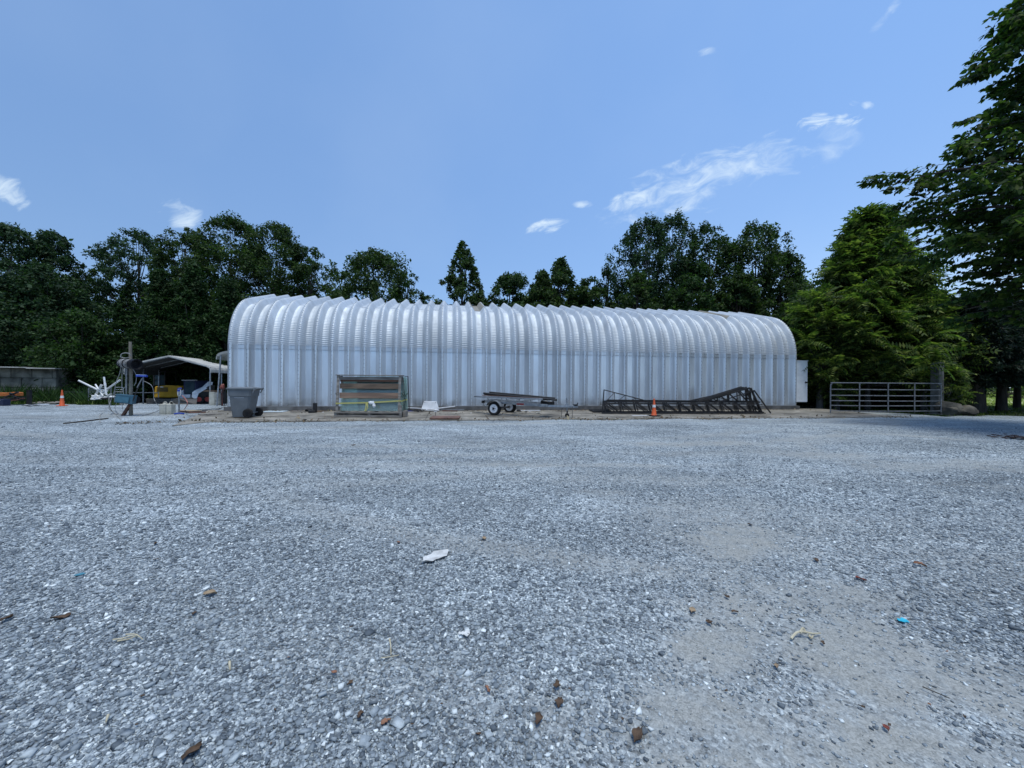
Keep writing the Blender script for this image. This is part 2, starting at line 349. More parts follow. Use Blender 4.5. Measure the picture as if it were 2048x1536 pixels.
def lot(X, Y):
    edge = np.where(X < -9, 30+0*X, np.where(X < 13, 20.5, 19.8))
    edge = np.where((X < -17.5) & (X < -.975*Y), 21.3+.4*np.sin(X)+.3*np.sin(2.3*X+1), edge)
    edge = np.where(X > 17.6, 16.9+.25*np.sin(X*1.3), edge)
    return Y < edge+.25*np.sin(X*3.1)
xs = np.concatenate([np.linspace(-40, -12, 57), np.linspace(-11.8, -4, 53)[:-1], np.linspace(-4, 5, 140)[:-1], np.linspace(5, 16, 90), np.linspace(16.3, 50, 68)])
ys = np.concatenate([np.linspace(-14, 0, 29)[:-1], np.linspace(0, 6, 100)[:-1], np.linspace(6, 20, 140)[:-1], np.linspace(20, 32, 40)])
gravel_m = gravel_material()
me, V = grid(xs, ys, lambda X, Y: gz(X, Y), gravel_m, 'gravel_yard', lot)
at = me.attributes.new('dirt', 'FLOAT', 'POINT'); at.data.foreach_set('value', dirt(V[:, 0], V[:, 1]).astype(np.float32))
tag(link('gravel_yard', me), kind='structure')

# loose crushed stone lying on the yard near the viewer
def stonemat():
    m = bpy.data.materials.new('crushed_stone'); m.use_nodes = True; nt = m.node_tree; N = nt.nodes; L = nt.links
    b = N['Principled BSDF']; b.inputs['Roughness'].default_value = .8; b.inputs['Specular IOR Level'].default_value = .35
    g = N.new('ShaderNodeNewGeometry'); cr = N.new('ShaderNodeValToRGB'); e = cr.color_ramp.elements
    e[0].position = 0; e[0].color = (.09, .11, .13, 1); e[1].position = 1; e[1].color = (.80, .85, .85, 1)
    for p, c in ((.35, (.20, .235, .262)), (.7, (.32, .365, .395)), (.92, (.45, .50, .52))): k = e.new(p); k.color = (*c, 1)
    L.new(g.outputs['Random Per Island'], cr.inputs[0])
    tc = N.new('ShaderNodeTexCoord'); nz = N.new('ShaderNodeTexNoise'); nz.inputs['Scale'].default_value = 150; nz.inputs['Detail'].default_value = 4; L.new(tc.outputs['Object'], nz.inputs[0])
    mr = N.new('ShaderNodeMapRange'); mr.inputs[3].default_value = .78; mr.inputs[4].default_value = 1.22; L.new(nz.outputs[0], mr.inputs[0])
    sc = N.new('ShaderNodeVectorMath'); sc.operation = 'SCALE'; L.new(cr.outputs[0], sc.inputs[0]); L.new(mr.outputs[0], sc.inputs['Scale']); L.new(sc.outputs[0], b.inputs['Base Color'])
    bp = N.new('ShaderNodeBump'); bp.inputs['Strength'].default_value = .4; bp.inputs['Distance'].default_value = .004; L.new(nz.outputs[0], bp.inputs['Height']); L.new(bp.outputs[0], b.inputs['Normal'])
    return m
def stones():
    rng = np.random.default_rng(5); P = []
    for (y0, y1, dens) in ((.3, 1.6, 5600), (1.6, 2.6, 5600), (2.6, 4, 4000), (4, 6, 1700), (6, 9, 600), (9, 12.2, 200)):
        w = 1.34*y1+.8; n = int(2*w*(y1-y0)*dens)
        x = rng.uniform(-w, w, n); y = rng.uniform(y0, y1, n); k = np.abs(x) < 1.34*y+.8; P.append(np.stack([x[k], y[k]], -1))
    P = np.concatenate(P); d = dirt(P[:, 0], P[:, 1])
    clus = .5+.5*np.sin(P[:, 0]*1.9+np.sin(P[:, 1]*2.3)*1.5)*np.sin(P[:, 1]*2.7-P[:, 0]*.8)
    keep = rng.random(len(P)) < (1-1.15*np.clip(d, 0, .8))*(.72+.28*clus); P = P[keep]; n = len(P)
    s = np.exp(rng.normal(math.log(.0063), .36, n)); s = np.clip(s, .0035, .018)*(1-.35*dirt(P[:, 0], P[:, 1]))
    big = rng.random(n) < .04; s[big] *= 1.35
    base = np.array([(-1, -1, -1), (1, -1, -1), (1, 1, -1), (-1, 1, -1), (-1, -1, 1), (1, -1, 1), (1, 1, 1), (-1, 1, 1)], float)
    V = base[None]*rng.uniform(.6, 1.1, (n, 8, 1))*np.array([1, 1, .8]) + rng.normal(0, .2, (n, 8, 3))
    V *= (s[:, None]*rng.uniform([.8, .55, .4], [1.25, 1.0, .8], (n, 3)))[:, None, :]
    a = rng.uniform(0, 2*PI, n); t = rng.normal(0, .35, n); ca, sa, ct, st = np.cos(a), np.sin(a), np.cos(t), np.sin(t)
    x, y, z = V[..., 0], V[..., 1], V[..., 2]
    y, z = y*ct[:, None]-z*st[:, None], y*st[:, None]+z*ct[:, None]
    x, y = x*ca[:, None]-y*sa[:, None], x*sa[:, None]+y*ca[:, None]
    V = np.stack([x+P[:, 0:1], y+P[:, 1:2], z+(gz(P[:, 0], P[:, 1])+s*.3)[:, None]], -1).reshape(-1, 3)
    f = np.array([(3, 2, 1, 0), (4, 5, 6, 7), (0, 1, 5, 4), (1, 2, 6, 5), (2, 3, 7, 6), (3, 0, 4, 7)])
    F = (np.arange(n)[:, None, None]*8+f[None]).reshape(-1, 4)
    me = mesh_np('gravel_stones', V, F, stonemat()); o = link('gravel_stones', me)
    tag(o, 'loose grey crushed stone lying over the yard surface', 'gravel', kind='stuff'); print('stones', n)
stones()

# ------------------------------------------------------------------ the arch building
BT = math.atan(.156)
BL = thing('metal_arch_building', 'long silvery corrugated steel arch building behind the concrete apron', 'building', (-10.8, 15.27, 0), BT)
NR = 40; LEN = 24.63; PITCH = LEN/NR; Z0 = .275; DEP = 7.7
bm_x = Vector((math.cos(BT), math.sin(BT), 0)); bm_n = Vector((-math.sin(BT), math.cos(BT), 0))
def BW(x, u, z=0): return Vector((-10.8, 15.27, 0))+bm_x*x+bm_n*u+Vector((0, 0, z))
def galv(name, base, rough, metal=.75, tint2=None, stain=False):
    m = bpy.data.materials.new(name); m.use_nodes = True; nt = m.node_tree; N = nt.nodes; L = nt.links
    b = N['Principled BSDF']; b.inputs['Metallic'].default_value = metal
    tc = N.new('ShaderNodeTexCoord')
    def noise(s, d, st=(1, 1, 1)):
        mp = N.new('ShaderNodeMapping'); mp.inputs['Scale'].default_value = st; L.new(tc.outputs['Object'], mp.inputs[0])
        n = N.new('ShaderNodeTexNoise'); n.inputs['Scale'].default_value = s; n.inputs['Detail'].default_value = d; L.new(mp.outputs[0], n.inputs[0]); return n.outputs[0]
    a = noise(3, 5, (1, 1, .25)); c = noise(60, 3)
    mx = N.new('ShaderNodeMix'); mx.data_type = 'RGBA'; mr = N.new('ShaderNodeMapRange'); mr.inputs[1].default_value = .3; mr.inputs[2].default_value = .7; L.new(a, mr.inputs[0]); L.new(mr.outputs[0], mx.inputs[0])
    mx.inputs[6].default_value = (*base, 1); mx.inputs[7].default_value = (*(tint2 or tuple(x*.86 for x in base)), 1)
    m2 = N.new('ShaderNodeMix'); m2.data_type = 'RGBA'; m2.blend_type = 'MULTIPLY'; m2.inputs[0].default_value = .25; L.new(mx.outputs[2], m2.inputs[6]); L.new(c, m2.inputs[7])
    src = m2.outputs[2]
    # every arch is a separate sheet with its own slight tone
    sx = N.new('ShaderNodeSeparateXYZ'); L.new(tc.outputs['Object'], sx.inputs[0])
    dv = N.new('ShaderNodeMath'); dv.operation = 'DIVIDE'; L.new(sx.outputs[0], dv.inputs[0]); dv.inputs[1].default_value = PITCH
    ff = N.new('ShaderNodeMath'); ff.operation = 'FLOOR'; L.new(dv.outputs[0], ff.inputs[0])
    wn = N.new('ShaderNodeTexWhiteNoise'); wn.noise_dimensions = '1D'; L.new(ff.outputs[0], wn.inputs['W'])
    st = N.new('ShaderNodeMapRange'); st.inputs[1].default_value = .42; st.inputs[2].default_value = .72; st.inputs[3].default_value = 1.03; st.inputs[4].default_value = .84; L.new(noise(1.3, 7, (2.2, 2.2, .22)), st.inputs[0])
    wr = N.new('ShaderNodeMapRange'); wr.inputs[3].default_value = .90; wr.inputs[4].default_value = 1.04; L.new(wn.outputs[0], wr.inputs[0])
    ww = N.new('ShaderNodeMath'); ww.operation = 'MULTIPLY'; L.new(st.outputs[0], ww.inputs[0]); L.new(wr.outputs[0], ww.inputs[1])
    vs_ = N.new('ShaderNodeVectorMath'); vs_.operation = 'SCALE'; L.new(src, vs_.inputs[0]); L.new(ww.outputs[0], vs_.inputs['Scale']); src = vs_.outputs[0]
    if stain:   # splashed mud and weathering at the foot of the wall, rain streaks
        sp = N.new('ShaderNodeSeparateXYZ'); L.new(tc.outputs['Object'], sp.inputs[0])
        g = N.new('ShaderNodeMapRange'); g.inputs[1].default_value = .65; g.inputs[2].default_value = .27; L.new(sp.outputs[2], g.inputs[0])
        gn = N.new('ShaderNodeMath'); gn.operation = 'MULTIPLY'; L.new(g.outputs[0], gn.inputs[0]); ns = N.new('ShaderNodeMapRange'); ns.inputs[1].default_value = .4; ns.inputs[2].default_value = .65; L.new(noise(1.6, 6, (1, 1, 1.5)), ns.inputs[0]); L.new(ns.outputs[0], gn.inputs[1])
        m3 = N.new('ShaderNodeMix'); m3.data_type = 'RGBA'; L.new(gn.outputs[0], m3.inputs[0]); L.new(src, m3.inputs[6]); m3.inputs[7].default_value = (.3, .29, .27, 1); src = m3.outputs[2]
    L.new(src, b.inputs['Base Color'])
    rr = N.new('ShaderNodeMapRange'); rr.inputs[1].default_value = .3; rr.inputs[2].default_value = .7; rr.inputs[3].default_value = rough-.05; rr.inputs[4].default_value = rough+.07; L.new(a, rr.inputs[0]); L.new(rr.outputs[0], b.inputs['Roughness'])
    MATS[name] = m; return m
zinc = galv('galvalume', (.92, .95, .98), .33, .78, stain=True)
zroof = galv('galvalume_roof', (.66, .71, .75), .60, .42)
bolt_m = mat('bolt_steel', (.16, .18, .2), rough=.5, metal=.6)
fib = mat('weathered_fiberglass', (.30, .27, .21), (.20, .19, .16), scale=2.2, rough=.6, bump=.2)
PROF = [(0, .215), (.028, .209), (.062, .182), (.10, .135), (.145, .072), (.178, .024), (.192, .006), (.202, 0), (.31, 0)]
def profile(k0, k1):
    xs, os = [], []
    for k in range(k0, k1):
        q = PROF+[(PITCH-a, b) for a, b in reversed(PROF)]
        for a, b in q[:-1]: xs.append(k*PITCH+a); os.append(b)
    xs.append(k1*PITCH); os.append(.215)
    if k0 == 0: xs = [-.115, -.10, -.062, -.028]+xs; os = [.08, .135, .182, .209]+os
    if k1 == NR: xs += [LEN+.028, LEN+.062, LEN+.10, LEN+.115]; os += [.209, .182, .135, .08]
    return xs, os
def bez(t):
    P = [Vector((0, 2.6)), Vector((0, 3.78)), Vector((.66, 4.50)), Vector((1.4, 4.72))]; s = 1-t
    p = P[0]*s**3+P[1]*3*s*s*t+P[2]*3*s*t*t+P[3]*t**3
    d = (P[1]-P[0])*3*s*s+(P[2]-P[1])*6*s*t+(P[3]-P[2])*3*t*t
    return p, d.normalized()
def shell(name, path, k0, k1, m, parent=None, off=0.0, ang=30, label=None):
    # path: list of (u, z, nu, nz, extra outward offset)
    xs, os = profile(k0, k1); nx = len(xs); xs = np.array(xs); os = np.array(os)-.215+off
    V = []
    for (u, z, nu, nz_, ex) in path: V.append(np.stack([xs, u+nu*(os+ex), z+nz_*(os+ex)], -1))
    V = np.concatenate(V); i, j = np.meshgrid(np.arange(nx-1), np.arange(len(path)-1)); a = (j*nx+i).ravel()
    me = mesh_np(name, V, np.stack([a, a+1, a+nx+1, a+nx], -1), m, True); me.set_sharp_from_angle(angle=R(ang))
    o = link(name, me); o.parent = parent or BL
    if label: o['label'] = label
    return o
wallp = [(0, Z0, -1, 0, 0), (0, 2.60, -1, 0, 0)]
shell('wall_panel', wallp, 0, NR, zinc)
shell('seam_band', [(0, 2.50, -1, 0, .004), (0, 2.503, -1, 0, .008), (0, 2.702, -1, 0, .008), (0, 2.705, -1, 0, .001)], 0, NR, galv('galvalume_seam', (.82, .85, .88), .36, .74))
arc = []; S = 0; prev = None; NS = 320
for i in range(NS+1):
    t = i/NS; p, d = bez(t)
    if prev is not None: S += (p-prev).length
    prev = p; fade = min(1, max(0, (t-.035)*60))*min(1, max(0, (.93-t)*30))
    arc.append((p.x, p.y, -d.y, d.x, .0045*math.sin(2*PI*S/.084)*fade))
shell('curved_eave_panel', arc, 0, NR, zroof, ang=60)
sl = Vector((2.8, .81)).normalized()
def roofpath(u0, u1, o=0): return [(u, 4.72+(u-1.4)*sl.y/sl.x, -sl.y, sl.x, o) for u in (u0, u1)]
ridge_u = 3.85
SKL = [15, 35]
k = 0
for s_ in SKL+[NR]:
    if s_ > k: shell('roof_panel', roofpath(1.36, ridge_u, .003), k, s_, zroof)
    if s_ < NR:
        shell('skylight_panel', roofpath(1.36, ridge_u, .003), s_, s_+1, fib, label='grey brown weathered skylight strip in the roof')
    k = s_+1
back = [(DEP-u, z, -nu, nz_, 0) for (u, z, nu, nz_, e) in roofpath(1.36, ridge_u)][::-1]
back += [(DEP-u, z, -nu, nz_, 0) for (u, z, nu, nz_, e) in arc[::-12]]+[(DEP, Z0, 1, 0, 0)]
shell('rear_panel', back, 0, NR, zroof)
# end walls of vertical ribbed sheet
for xe, sgn in ((.06, 1), (LEN-.06, -1)):
    pts = [(0.2, Z0), (DEP-.2, Z0)]; prof = [(.2, 2.6)]+[(max(.2, a[0]+.16), a[1]-.1) for a in arc[::10]]+[(ridge_u, 5.25)]
    poly = pts+[(DEP-u, z) for u, z in prof]+[(u, z) for u, z in reversed(prof[:-1])]
    mb = MB(); mb.prism([(xe, u, z) for u, z in poly], (.04*sgn, 0, 0)); part(mb, 'end_wall', galv('end_wall_sheet%d' % (xe > 1), (.55, .58, .6), .5, .5), BL)
mb = MB(); mb.box((LEN/2, DEP/2+.03, .137), (LEN+.3, DEP+.20, .27))
conc = mat('stained_concrete', (.30, .29, .27), (.13, .125, .12), scale=1.3, rough=.9, bump=.4, bscale=25)
concd = mat('dark_concrete', (.16, .155, .15), (.07, .07, .07), scale=2.5, rough=.9, bump=.4, bscale=25)
part(mb, 'foundation', concd, BL)
# bolts: along every crest and in the seam band
mb = MB()
def bolt(x, u, z, nu, nz_):
    p = Vector((x, u, z)); n = Vector((0, nu, nz_)); mb.cyl(p-n*.004, p+n*.011, .0125, n=5, caps=True)
for k in range(NR+1):
    x = k*PITCH+(.0 if 0 < k < NR else (.02 if k == 0 else -.02))
    z = .45
    while z < 2.5: bolt(x, 0, z, -1, 0); z += .155
    for i in range(8, NS, 17):
        a = arc[i]; bolt(x, a[0], a[1], a[2], a[3])
for k in range(NR):
    for dx in (.235, .285, .33, .38):
        for z in (2.53, 2.68): bolt(k*PITCH+dx, .215-.008, z, -1, 0)
    for dx in (.06, .555): bolt(k*PITCH+dx, .03, 2.53, -1, 0)
part(mb, 'bolts', bolt_m, BL, kind='stuff')
# base channel under the wall
mb = MB(); mb.box((LEN/2, .09, .285), (LEN+.06, .26, .018)); part(mb, 'base_plate', mat('base_channel', (.22, .23, .24), rough=.6, metal=.5), BL)
# open steel door at the far right end
mb = MB(); mb.box((LEN+.60, .52, Z0+.16+1.02), (1.06, .045, 2.04)); mb.box((LEN+.60, .49, Z0+.16+2.03), (1.10, .03, .03))
doorm = mat('door_paint', (.80, .84, .88), (.70, .74, .78), scale=5, rough=.45)
dr = part(mb, 'door', doorm, BL, bev=.004, label='pale steel door standing open at the right end of the building')
mb = MB(); mb.cyl((LEN+1.03, .50, 1.40), (LEN+1.03, .42, 1.40), .035, .03); mb.cyl((LEN+1.03, .497, 1.40), (LEN+1.03, .49, 1.40), .05)
part(mb, 'door_knob', mat('dark_knob', (.04, .04, .04), rough=.35, metal=.6), dr, smooth=True)

# concrete apron in front of the building: slabs sloping gently to the gravel
def apron():
    mb = MB(); n = 13; us = [-3.45, .35]
    q = []
    for i in range(n):
        x0 = -.9+i*2.11; x1 = x0+2.095; j = .35*math.sin(i*2.3)*.3
        za, zb = .12, .02
        f0 = us[0]+j*.6
        if i == n-1: x1 -= .2
        P = [BW(x0, f0), BW(x1, f0), BW(x1, us[1]), BW(x0, us[1])]
        if i == 0: P[0] = PG(345, 851, .02)
        Z = [zb, zb, za, za]
        top = [Vector((p.x, p.y, z)) for p, z in zip(P, Z)]; bot = [Vector((p.x, p.y, -.1)) for p in P]
        mb.add(bot+top, [(3, 2, 1, 0), (4, 5, 6, 7), (0, 1, 5, 4), (1, 2, 6, 5), (2, 3, 7, 6), (3, 0, 4, 7)])
    return mb
m = bpy.data.materials.new('apron_concrete'); m.use_nodes = True; nt = m.node_tree; N = nt.nodes; L = nt.links; b = N['Principled BSDF']; b.inputs['Roughness'].default_value = .85
tc = N.new('ShaderNodeTexCoord')
def _n(s, d, st=(1, 1, 1)):
    mp = N.new('ShaderNodeMapping'); mp.inputs['Scale'].default_value = st; L.new(tc.outputs['Object'], mp.inputs[0])
    n = N.new('ShaderNodeTexNoise'); n.inputs['Scale'].default_value = s; n.inputs['Detail'].default_value = d; n.inputs['Roughness'].default_value = .65; n.inputs['Distortion'].default_value = .5; L.new(mp.outputs[0], n.inputs[0]); return n.outputs[0]
r1 = N.new('ShaderNodeValToRGB'); e = r1.color_ramp.elements; e[0].position = .32; e[0].color = (.07, .062, .05, 1); e[1].position = .72; e[1].color = (.38, .35, .30, 1); k_ = e.new(.5); k_.color = (.21, .195, .165, 1)
L.new(_n(.9, 8, (1, 1.5, 1)), r1.inputs[0])
mm = N.new('ShaderNodeMix'); mm.data_type = 'RGBA'; mm.blend_type = 'MULTIPLY'; mm.inputs[0].default_value = .6; L.new(r1.outputs[0], mm.inputs[6]); rr2 = N.new('ShaderNodeMapRange'); rr2.inputs[1].default_value = .35; rr2.inputs[2].default_value = .6; rr2.inputs[3].default_value = .55; rr2.inputs[4].default_value = 1.1; L.new(_n(6, 6), rr2.inputs[0]); L.new(rr2.outputs[0], mm.inputs[7])
L.new(mm.outputs[2], b.inputs['Base Color']); bp = N.new('ShaderNodeBump'); bp.inputs['Strength'].default_value = .4; bp.inputs['Distance'].default_value = .01; L.new(_n(30, 5), bp.inputs['Height']); L.new(bp.outputs[0], b.inputs['Normal'])
MATS['apron'] = m
vs = apron(); me = bpy.data.meshes.new('concrete_apron'); me.from_pydata([tuple(v) for v in vs.v], [], vs.f); finish(me, False, m); tag(link('concrete_apron', me), kind='structure')
def apz(p):     # apron surface height under a world point
    d = Vector((p[0], p[1], 0))-Vector((-10.8, 15.27, 0)); u = d.dot(bm_n); x = d.dot(bm_x)
    if -3.5 < u < .35 and -.9 < x < 26.5: return .02+(u+3.45)/3.8*.10
    return gz1(p[0], p[1])
def PA(x, y):           # pixel onto the apron / ground
    p = PG(x, y, .08)
    for _ in range(15): p = PG(x, y, apz(p))
    for _ in range(40):      # keep things clear of the foundation
        d = Vector((p.x, p.y, 0))-Vector((-10.8, 15.27, 0))
        if d.dot(bm_n) < -.30 or d.dot(bm_n) > 6 or not -.1 < d.dot(bm_x) < 24.9: break
        y += .4; p = PG(x, y, .1)
        for _ in range(8): p = PG(x, y, apz(p))
    return p
# ------------------------------------------------------------------ trees
LF_DARK = leafmat('leaf_dark', (.014, .032, .009), (.034, .066, .018), (.080, .120, .034), .32)
LF_BLUE = leafmat('leaf_bluish', (.012, .030, .014), (.028, .060, .026), (.064, .105, .050), .3)
LF_MID = leafmat('leaf_mid', (.014, .034, .010), (.030, .065, .018), (.065, .11, .035), .35)
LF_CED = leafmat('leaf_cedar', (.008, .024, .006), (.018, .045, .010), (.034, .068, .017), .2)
LF_BRI = leafmat('leaf_bright', (.020, .046, .014), (.075, .12, .030), (.22, .26, .065), .4)
LF_NEAR = leafmat('leaf_near', (.014, .036, .010), (.042, .082, .020), (.12, .165, .036), .42)
LF_PINE = leafmat('needle', (.008, .018, .012), (.013, .028, .018), (.03, .048, .032), .12)
GRASS = leafmat('grass_blade', (.03, .06, .012), (.07, .12, .022), (.16, .20, .06), .3, .7)
GRASSB = leafmat('sunlit_meadow_blade', (.20, .23, .07), (.34, .36, .12), (.5, .5, .2), .4, .7)  # lighter than the yard grass: sunlight is put into the blade colour
BARK = mat('bark', (.09, .075, .06), (.035, .03, .025), scale=6, rough=.95, bump=.8, bscale=20, stretch=(1, 1, .25))
BARKG = mat('bark_grey', (.16, .15, .14), (.06, .058, .055), scale=6, rough=.95, bump=.8, bscale=20, stretch=(1, 1, .25))

def rhomb(P, D, Nn, ln, wd, fold=.0):
    """leaf quads: base at P, pointing along D, in plane with normal Nn"""
    S = np.cross(D, Nn); S /= np.linalg.norm(S, axis=1, keepdims=True)+1e-9
    ln = ln[:, None]; wd = wd[:, None]
    V = np.stack([P, P+D*ln*.45+S*wd*.5-Nn*wd*fold, P+D*ln, P+D*ln*.45-S*wd*.5-Nn*wd*fold], 1)
    n = len(P); F = np.arange(4*n).reshape(n, 4); return V.reshape(-1, 3), F
def unit(a): return a/(np.linalg.norm(a, axis=1, keepdims=True)+1e-9)

PR = {'round': lambda h: np.sqrt(np.clip(1-(2*h-1)**2, 0, 1))**.7,
      'dome': lambda h: np.sqrt(np.clip(1-h**2.2, 0, 1))*np.clip(.55+2*h, 0, 1),
      'cone': lambda h: (np.clip(1-h, 0, 1)**.75)*np.clip(.6+2.5*h, 0, 1),
      'peak': lambda h: (np.clip(1-h, 0, 1)**.72)*np.clip(.66+1.6*h, 0, 1),
      'spire': lambda h: np.clip(1-h, 0, 1)**.9+.04,
      'poplar': lambda h: np.sqrt(np.clip(1-h**3, 0, 1))*np.clip(.6+h, 0, 1)}
def crown_mesh(name, seed, H0, H1, Rr, prof, ncl, nlf, crd, lsize, lm, flat=.65, lean=(0, 0), ragged=.3, upright=.3, shape=.55):
    ncl = int(ncl*2.2); nlf = int(nlf*1.05); crd *= .82; lsize *= .7; nlf = int(nlf*1.2); ragged *= .7; flat = 1.5 if prof == 'poplar' else .88
    if prof == 'poplar': crd *= .78
    rng = np.random.default_rng(seed)
    h = rng.random(ncl)**.85; an = rng.random(ncl)*2*PI; ph = rng.random(4)*6.28
    lob = 1+ragged*(.55*np.sin(3*an+ph[0]+4*h)+.45*np.sin(5*an+ph[1]-7*h)+.3*np.sin(9*h+ph[2]))
    rad = 1.08*Rr*PR[prof](h)*lob*(.2+.8*rng.random(ncl)**.4)
    C = np.stack([np.cos(an)*rad+lean[0]*h, np.sin(an)*rad+lean[1]*h, H0+h*(H1-H0)-crd*.3], -1)
    cs = crd*np.exp(rng.normal(0, .35, ncl))*(1-(.8 if prof == 'spire' else .45)*h)
    w = cs**2; cnt = rng.multinomial(ncl*nlf, w/w.sum())
    idx = np.repeat(np.arange(ncl), cnt); n = len(idx)
    off = unit(rng.normal(0, 1, (n, 3)))*(rng.random(n)**.45)[:, None]
    P = C[idx]+off*cs[idx][:, None]*np.array([1, 1, flat])
    Nn = unit(rng.normal(0, .75, (n, 3))+off*.8+np.array([0, 0, upright*2.0]))
    D = unit(np.cross(Nn, rng.normal(0, 1, (n, 3)))+np.array([0, 0, -.2]))
    sz = lsize*np.exp(rng.normal(0, .3, n))
    V, F = rhomb(P, D, Nn, sz, sz*shape, .08)
    return mesh_np(name, V, F, lm), C
def trunk_mb(H0, H1, r0, C, seed, nl=22, lean=(0, 0), stems=1):
    rn = random.Random(seed); mb = MB()
    for s in range(stems):
        dx, dy = (0, 0) if s == 0 else (rn.uniform(-1, 1), rn.uniform(-.6, .6))
        top = H0+(H1-H0)*.9
        pts = [(dx*.2, dy*.2, -.35), (dx*.3+rn.uniform(-.05, .05), dy*.3, H0*.5), (dx*.7+rn.uniform(-.1, .1)+lean[0]*.2, dy+lean[1]*.2, H0+(top-H0)*.3), (dx+lean[0]*.85, dy+lean[1]*.85, top)]
        mb.tube(pts, lambda t: r0*(1.25-t*1.1) if t < .1 else r0*max(.06, 1.14-t*1.1), n=8)
    idx = list(range(len(C))); rn.shuffle(idx)
    for i in idx[:nl]:
        c = Vector(C[i]); zb = max(H0*.8, H0+(c.z-H0)*.55-.3); t = (zb-H0)/max(.1, H1-H0)
        b = Vector((lean[0]*t, lean[1]*t, zb)); m = b.lerp(c, .5)+Vector((0, 0, -.08*(c-b).length))
        mb.tube([b, m, c], lambda q, r=r0*.33*(1-t*.6): r*(1.05-q*.85), n=5, sub=3)
    return mb
TREES = []
def tree(px, py, hw, Y, prof, seed, label, name='broadleaf_tree', cat='tree', lm=None, base=.25, ncl=90, nlf=110, crd=None, lsize=.27, r0=.22, group=None, lean=(0, 0), ragged=.3, bark=None, stems=1, zb=None, H0=None, upright=.3, shape=.55, flat=.65):
    p = PX(px, py, Y); z0 = gz1(p.x, p.y) if zb is None else zb; H = p.z-z0; Rr = hw/FPX*Y
    t = thing(name, label, cat, (p.x-lean[0], p.y, z0), 0, group)
    crd = crd or max(.35, Rr*.26); H0 = H*base if H0 is None else H0
    me, C = crown_mesh('crown', seed, H0, H, Rr, prof, ncl, nlf, crd, lsize, lm or LF_DARK, lean=lean, ragged=ragged, upright=upright, shape=shape, flat=flat)
    o = link('crown', me); o.parent = t
    part(trunk_mb(H0, H, r0, C, seed, lean=lean, stems=stems), 'trunk', bark or BARK, t, smooth=True)
    return t
G1 = 'woodland trees along the left side'
G2 = 'trees standing behind the building'
# left woodland, back row
tree(-60, 470, 110, 33, 'round', 11, 'dark broadleaf tree cut by the left edge of the picture', lm=LF_BLUE, group=G1, ncl=80)
tree(22, 448, 80, 32, 'dome', 12, 'tall dark tree at far left with a rounded top behind the block wall', lm=LF_BLUE, group=G1)
tree(105, 462, 56, 34, 'dome', 13, 'tall dark tree with a pointed top, second tall crown from the left edge', lm=LF_BLUE, group=G1, ragged=.25)
tree(95, 530, 95, 31, 'dome', 14, 'broad bushy greyish green tree filling the gap above the traffic cone', lm=LF_BLUE, group=G1, base=.08, ncl=130, upright=.5)
tree(20, 560, 90, 30, 'dome', 61, 'low bushy tree directly behind the concrete block wall', lm=LF_BLUE, group=G1, base=.05, ncl=110)
tree(200, 538, 24, 40, 'round', 15, 'small thin distant tree top showing in the gap of the left treeline', lm=LF_DARK, group=G1, ncl=40, nlf=60, base=.5)
tree(278, 464, 66, 37, 'round', 16, 'round topped greyish tree standing alone above the spool post', lm=LF_BLUE, group=G1, base=.45, ncl=75, nlf=100)
tree(372, 455, 62, 36, 'dome', 17, 'tree with a ragged top between the round tree and the tallest crowns', group=G1, base=.4, ncl=70)
tree(462, 432, 80, 36, 'dome', 18, 'tallest dark oak above the left end of the arch building, left crown', group=G1, base=.3, ncl=110, nlf=120, ragged=.2)
tree(552, 444, 84, 37, 'dome', 19, 'dark oak with a broad crown beside the tallest oak, on its right', group=G1, base=.3, ncl=110, nlf=120, ragged=.2)
tree(620, 496, 58, 38, 'round', 20, 'smaller dark oak sloping down at the right end of the big oak clump', group=G1, base=.35, ncl=70)
tree(580, 560, 60, 39, 'round', 62, 'low dark tree under the oak clump just above the roof', group=G1, base=.25, ncl=60)
# left, front row of cedars
GC = 'dense cedars behind the carport'
tree(255, 560, 55, 29, 'spire', 21, 'dark green cedar left of the others behind the spool post', 'cedar_tree', lm=LF_CED, group=GC, base=.04, ncl=130, lsize=.22, ragged=.2)
tree(320, 540, 60, 28, 'cone', 22, 'dense green cedar with a pointed top behind the carport ridge', 'cedar_tree', lm=LF_CED, group=GC, base=.04, ncl=150, lsize=.22, ragged=.2)
tree(388, 528, 60, 28.5, 'cone', 23, 'tallest green cedar behind the right side of the carport', 'cedar_tree', lm=LF_CED, group=GC, base=.04, ncl=150, lsize=.22, ragged=.2)
tree(455, 560, 60, 29, 'cone', 24, 'green cedar touching the curved left end of the building', 'cedar_tree', lm=LF_CED, group=GC, base=.04, ncl=140, lsize=.22, ragged=.2)
tree(165, 620, 62, 27.5, 'dome', 25, 'leafy green bush tree with paler leaves above the white pipes', lm=LF_MID, group=G1, base=.05, ncl=70, nlf=90, crd=.8)
# behind the building
tree(748, 500, 94, 34, 'dome', 26, 'round dark oak standing alone behind the roof, left of centre', group=G2, base=.3, ncl=100, ragged=.25)
tree(815, 545, 30, 36, 'round', 27, 'small yellowish green tree at the right foot of the round oak', lm=LF_MID, group=G2, base=.5, ncl=36, nlf=60)
tree(690, 545, 30, 36, 'round', 63, 'small dark tree filling the gap between the oak clump and round oak', group=G2, base=.4, ncl=40)
tree(926, 480, 74, 34, 'spire', 28, 'lone cone shaped tree standing clear above the middle of the roof', lm=LF_DARK, group=G2, base=.35, ncl=95, nlf=80, crd=.62, ragged=.25)
tree(858, 590, 25, 40, 'round', 29, 'faint small tree top left of the lone cone shaped tree', group=G2, base=.6, ncl=20, nlf=40)
tree(1020, 550, 56, 34, 'dome', 30, 'green rounded tree right of the lone cone shaped tree', lm=LF_MID, group=G2, base=.5, ncl=55)
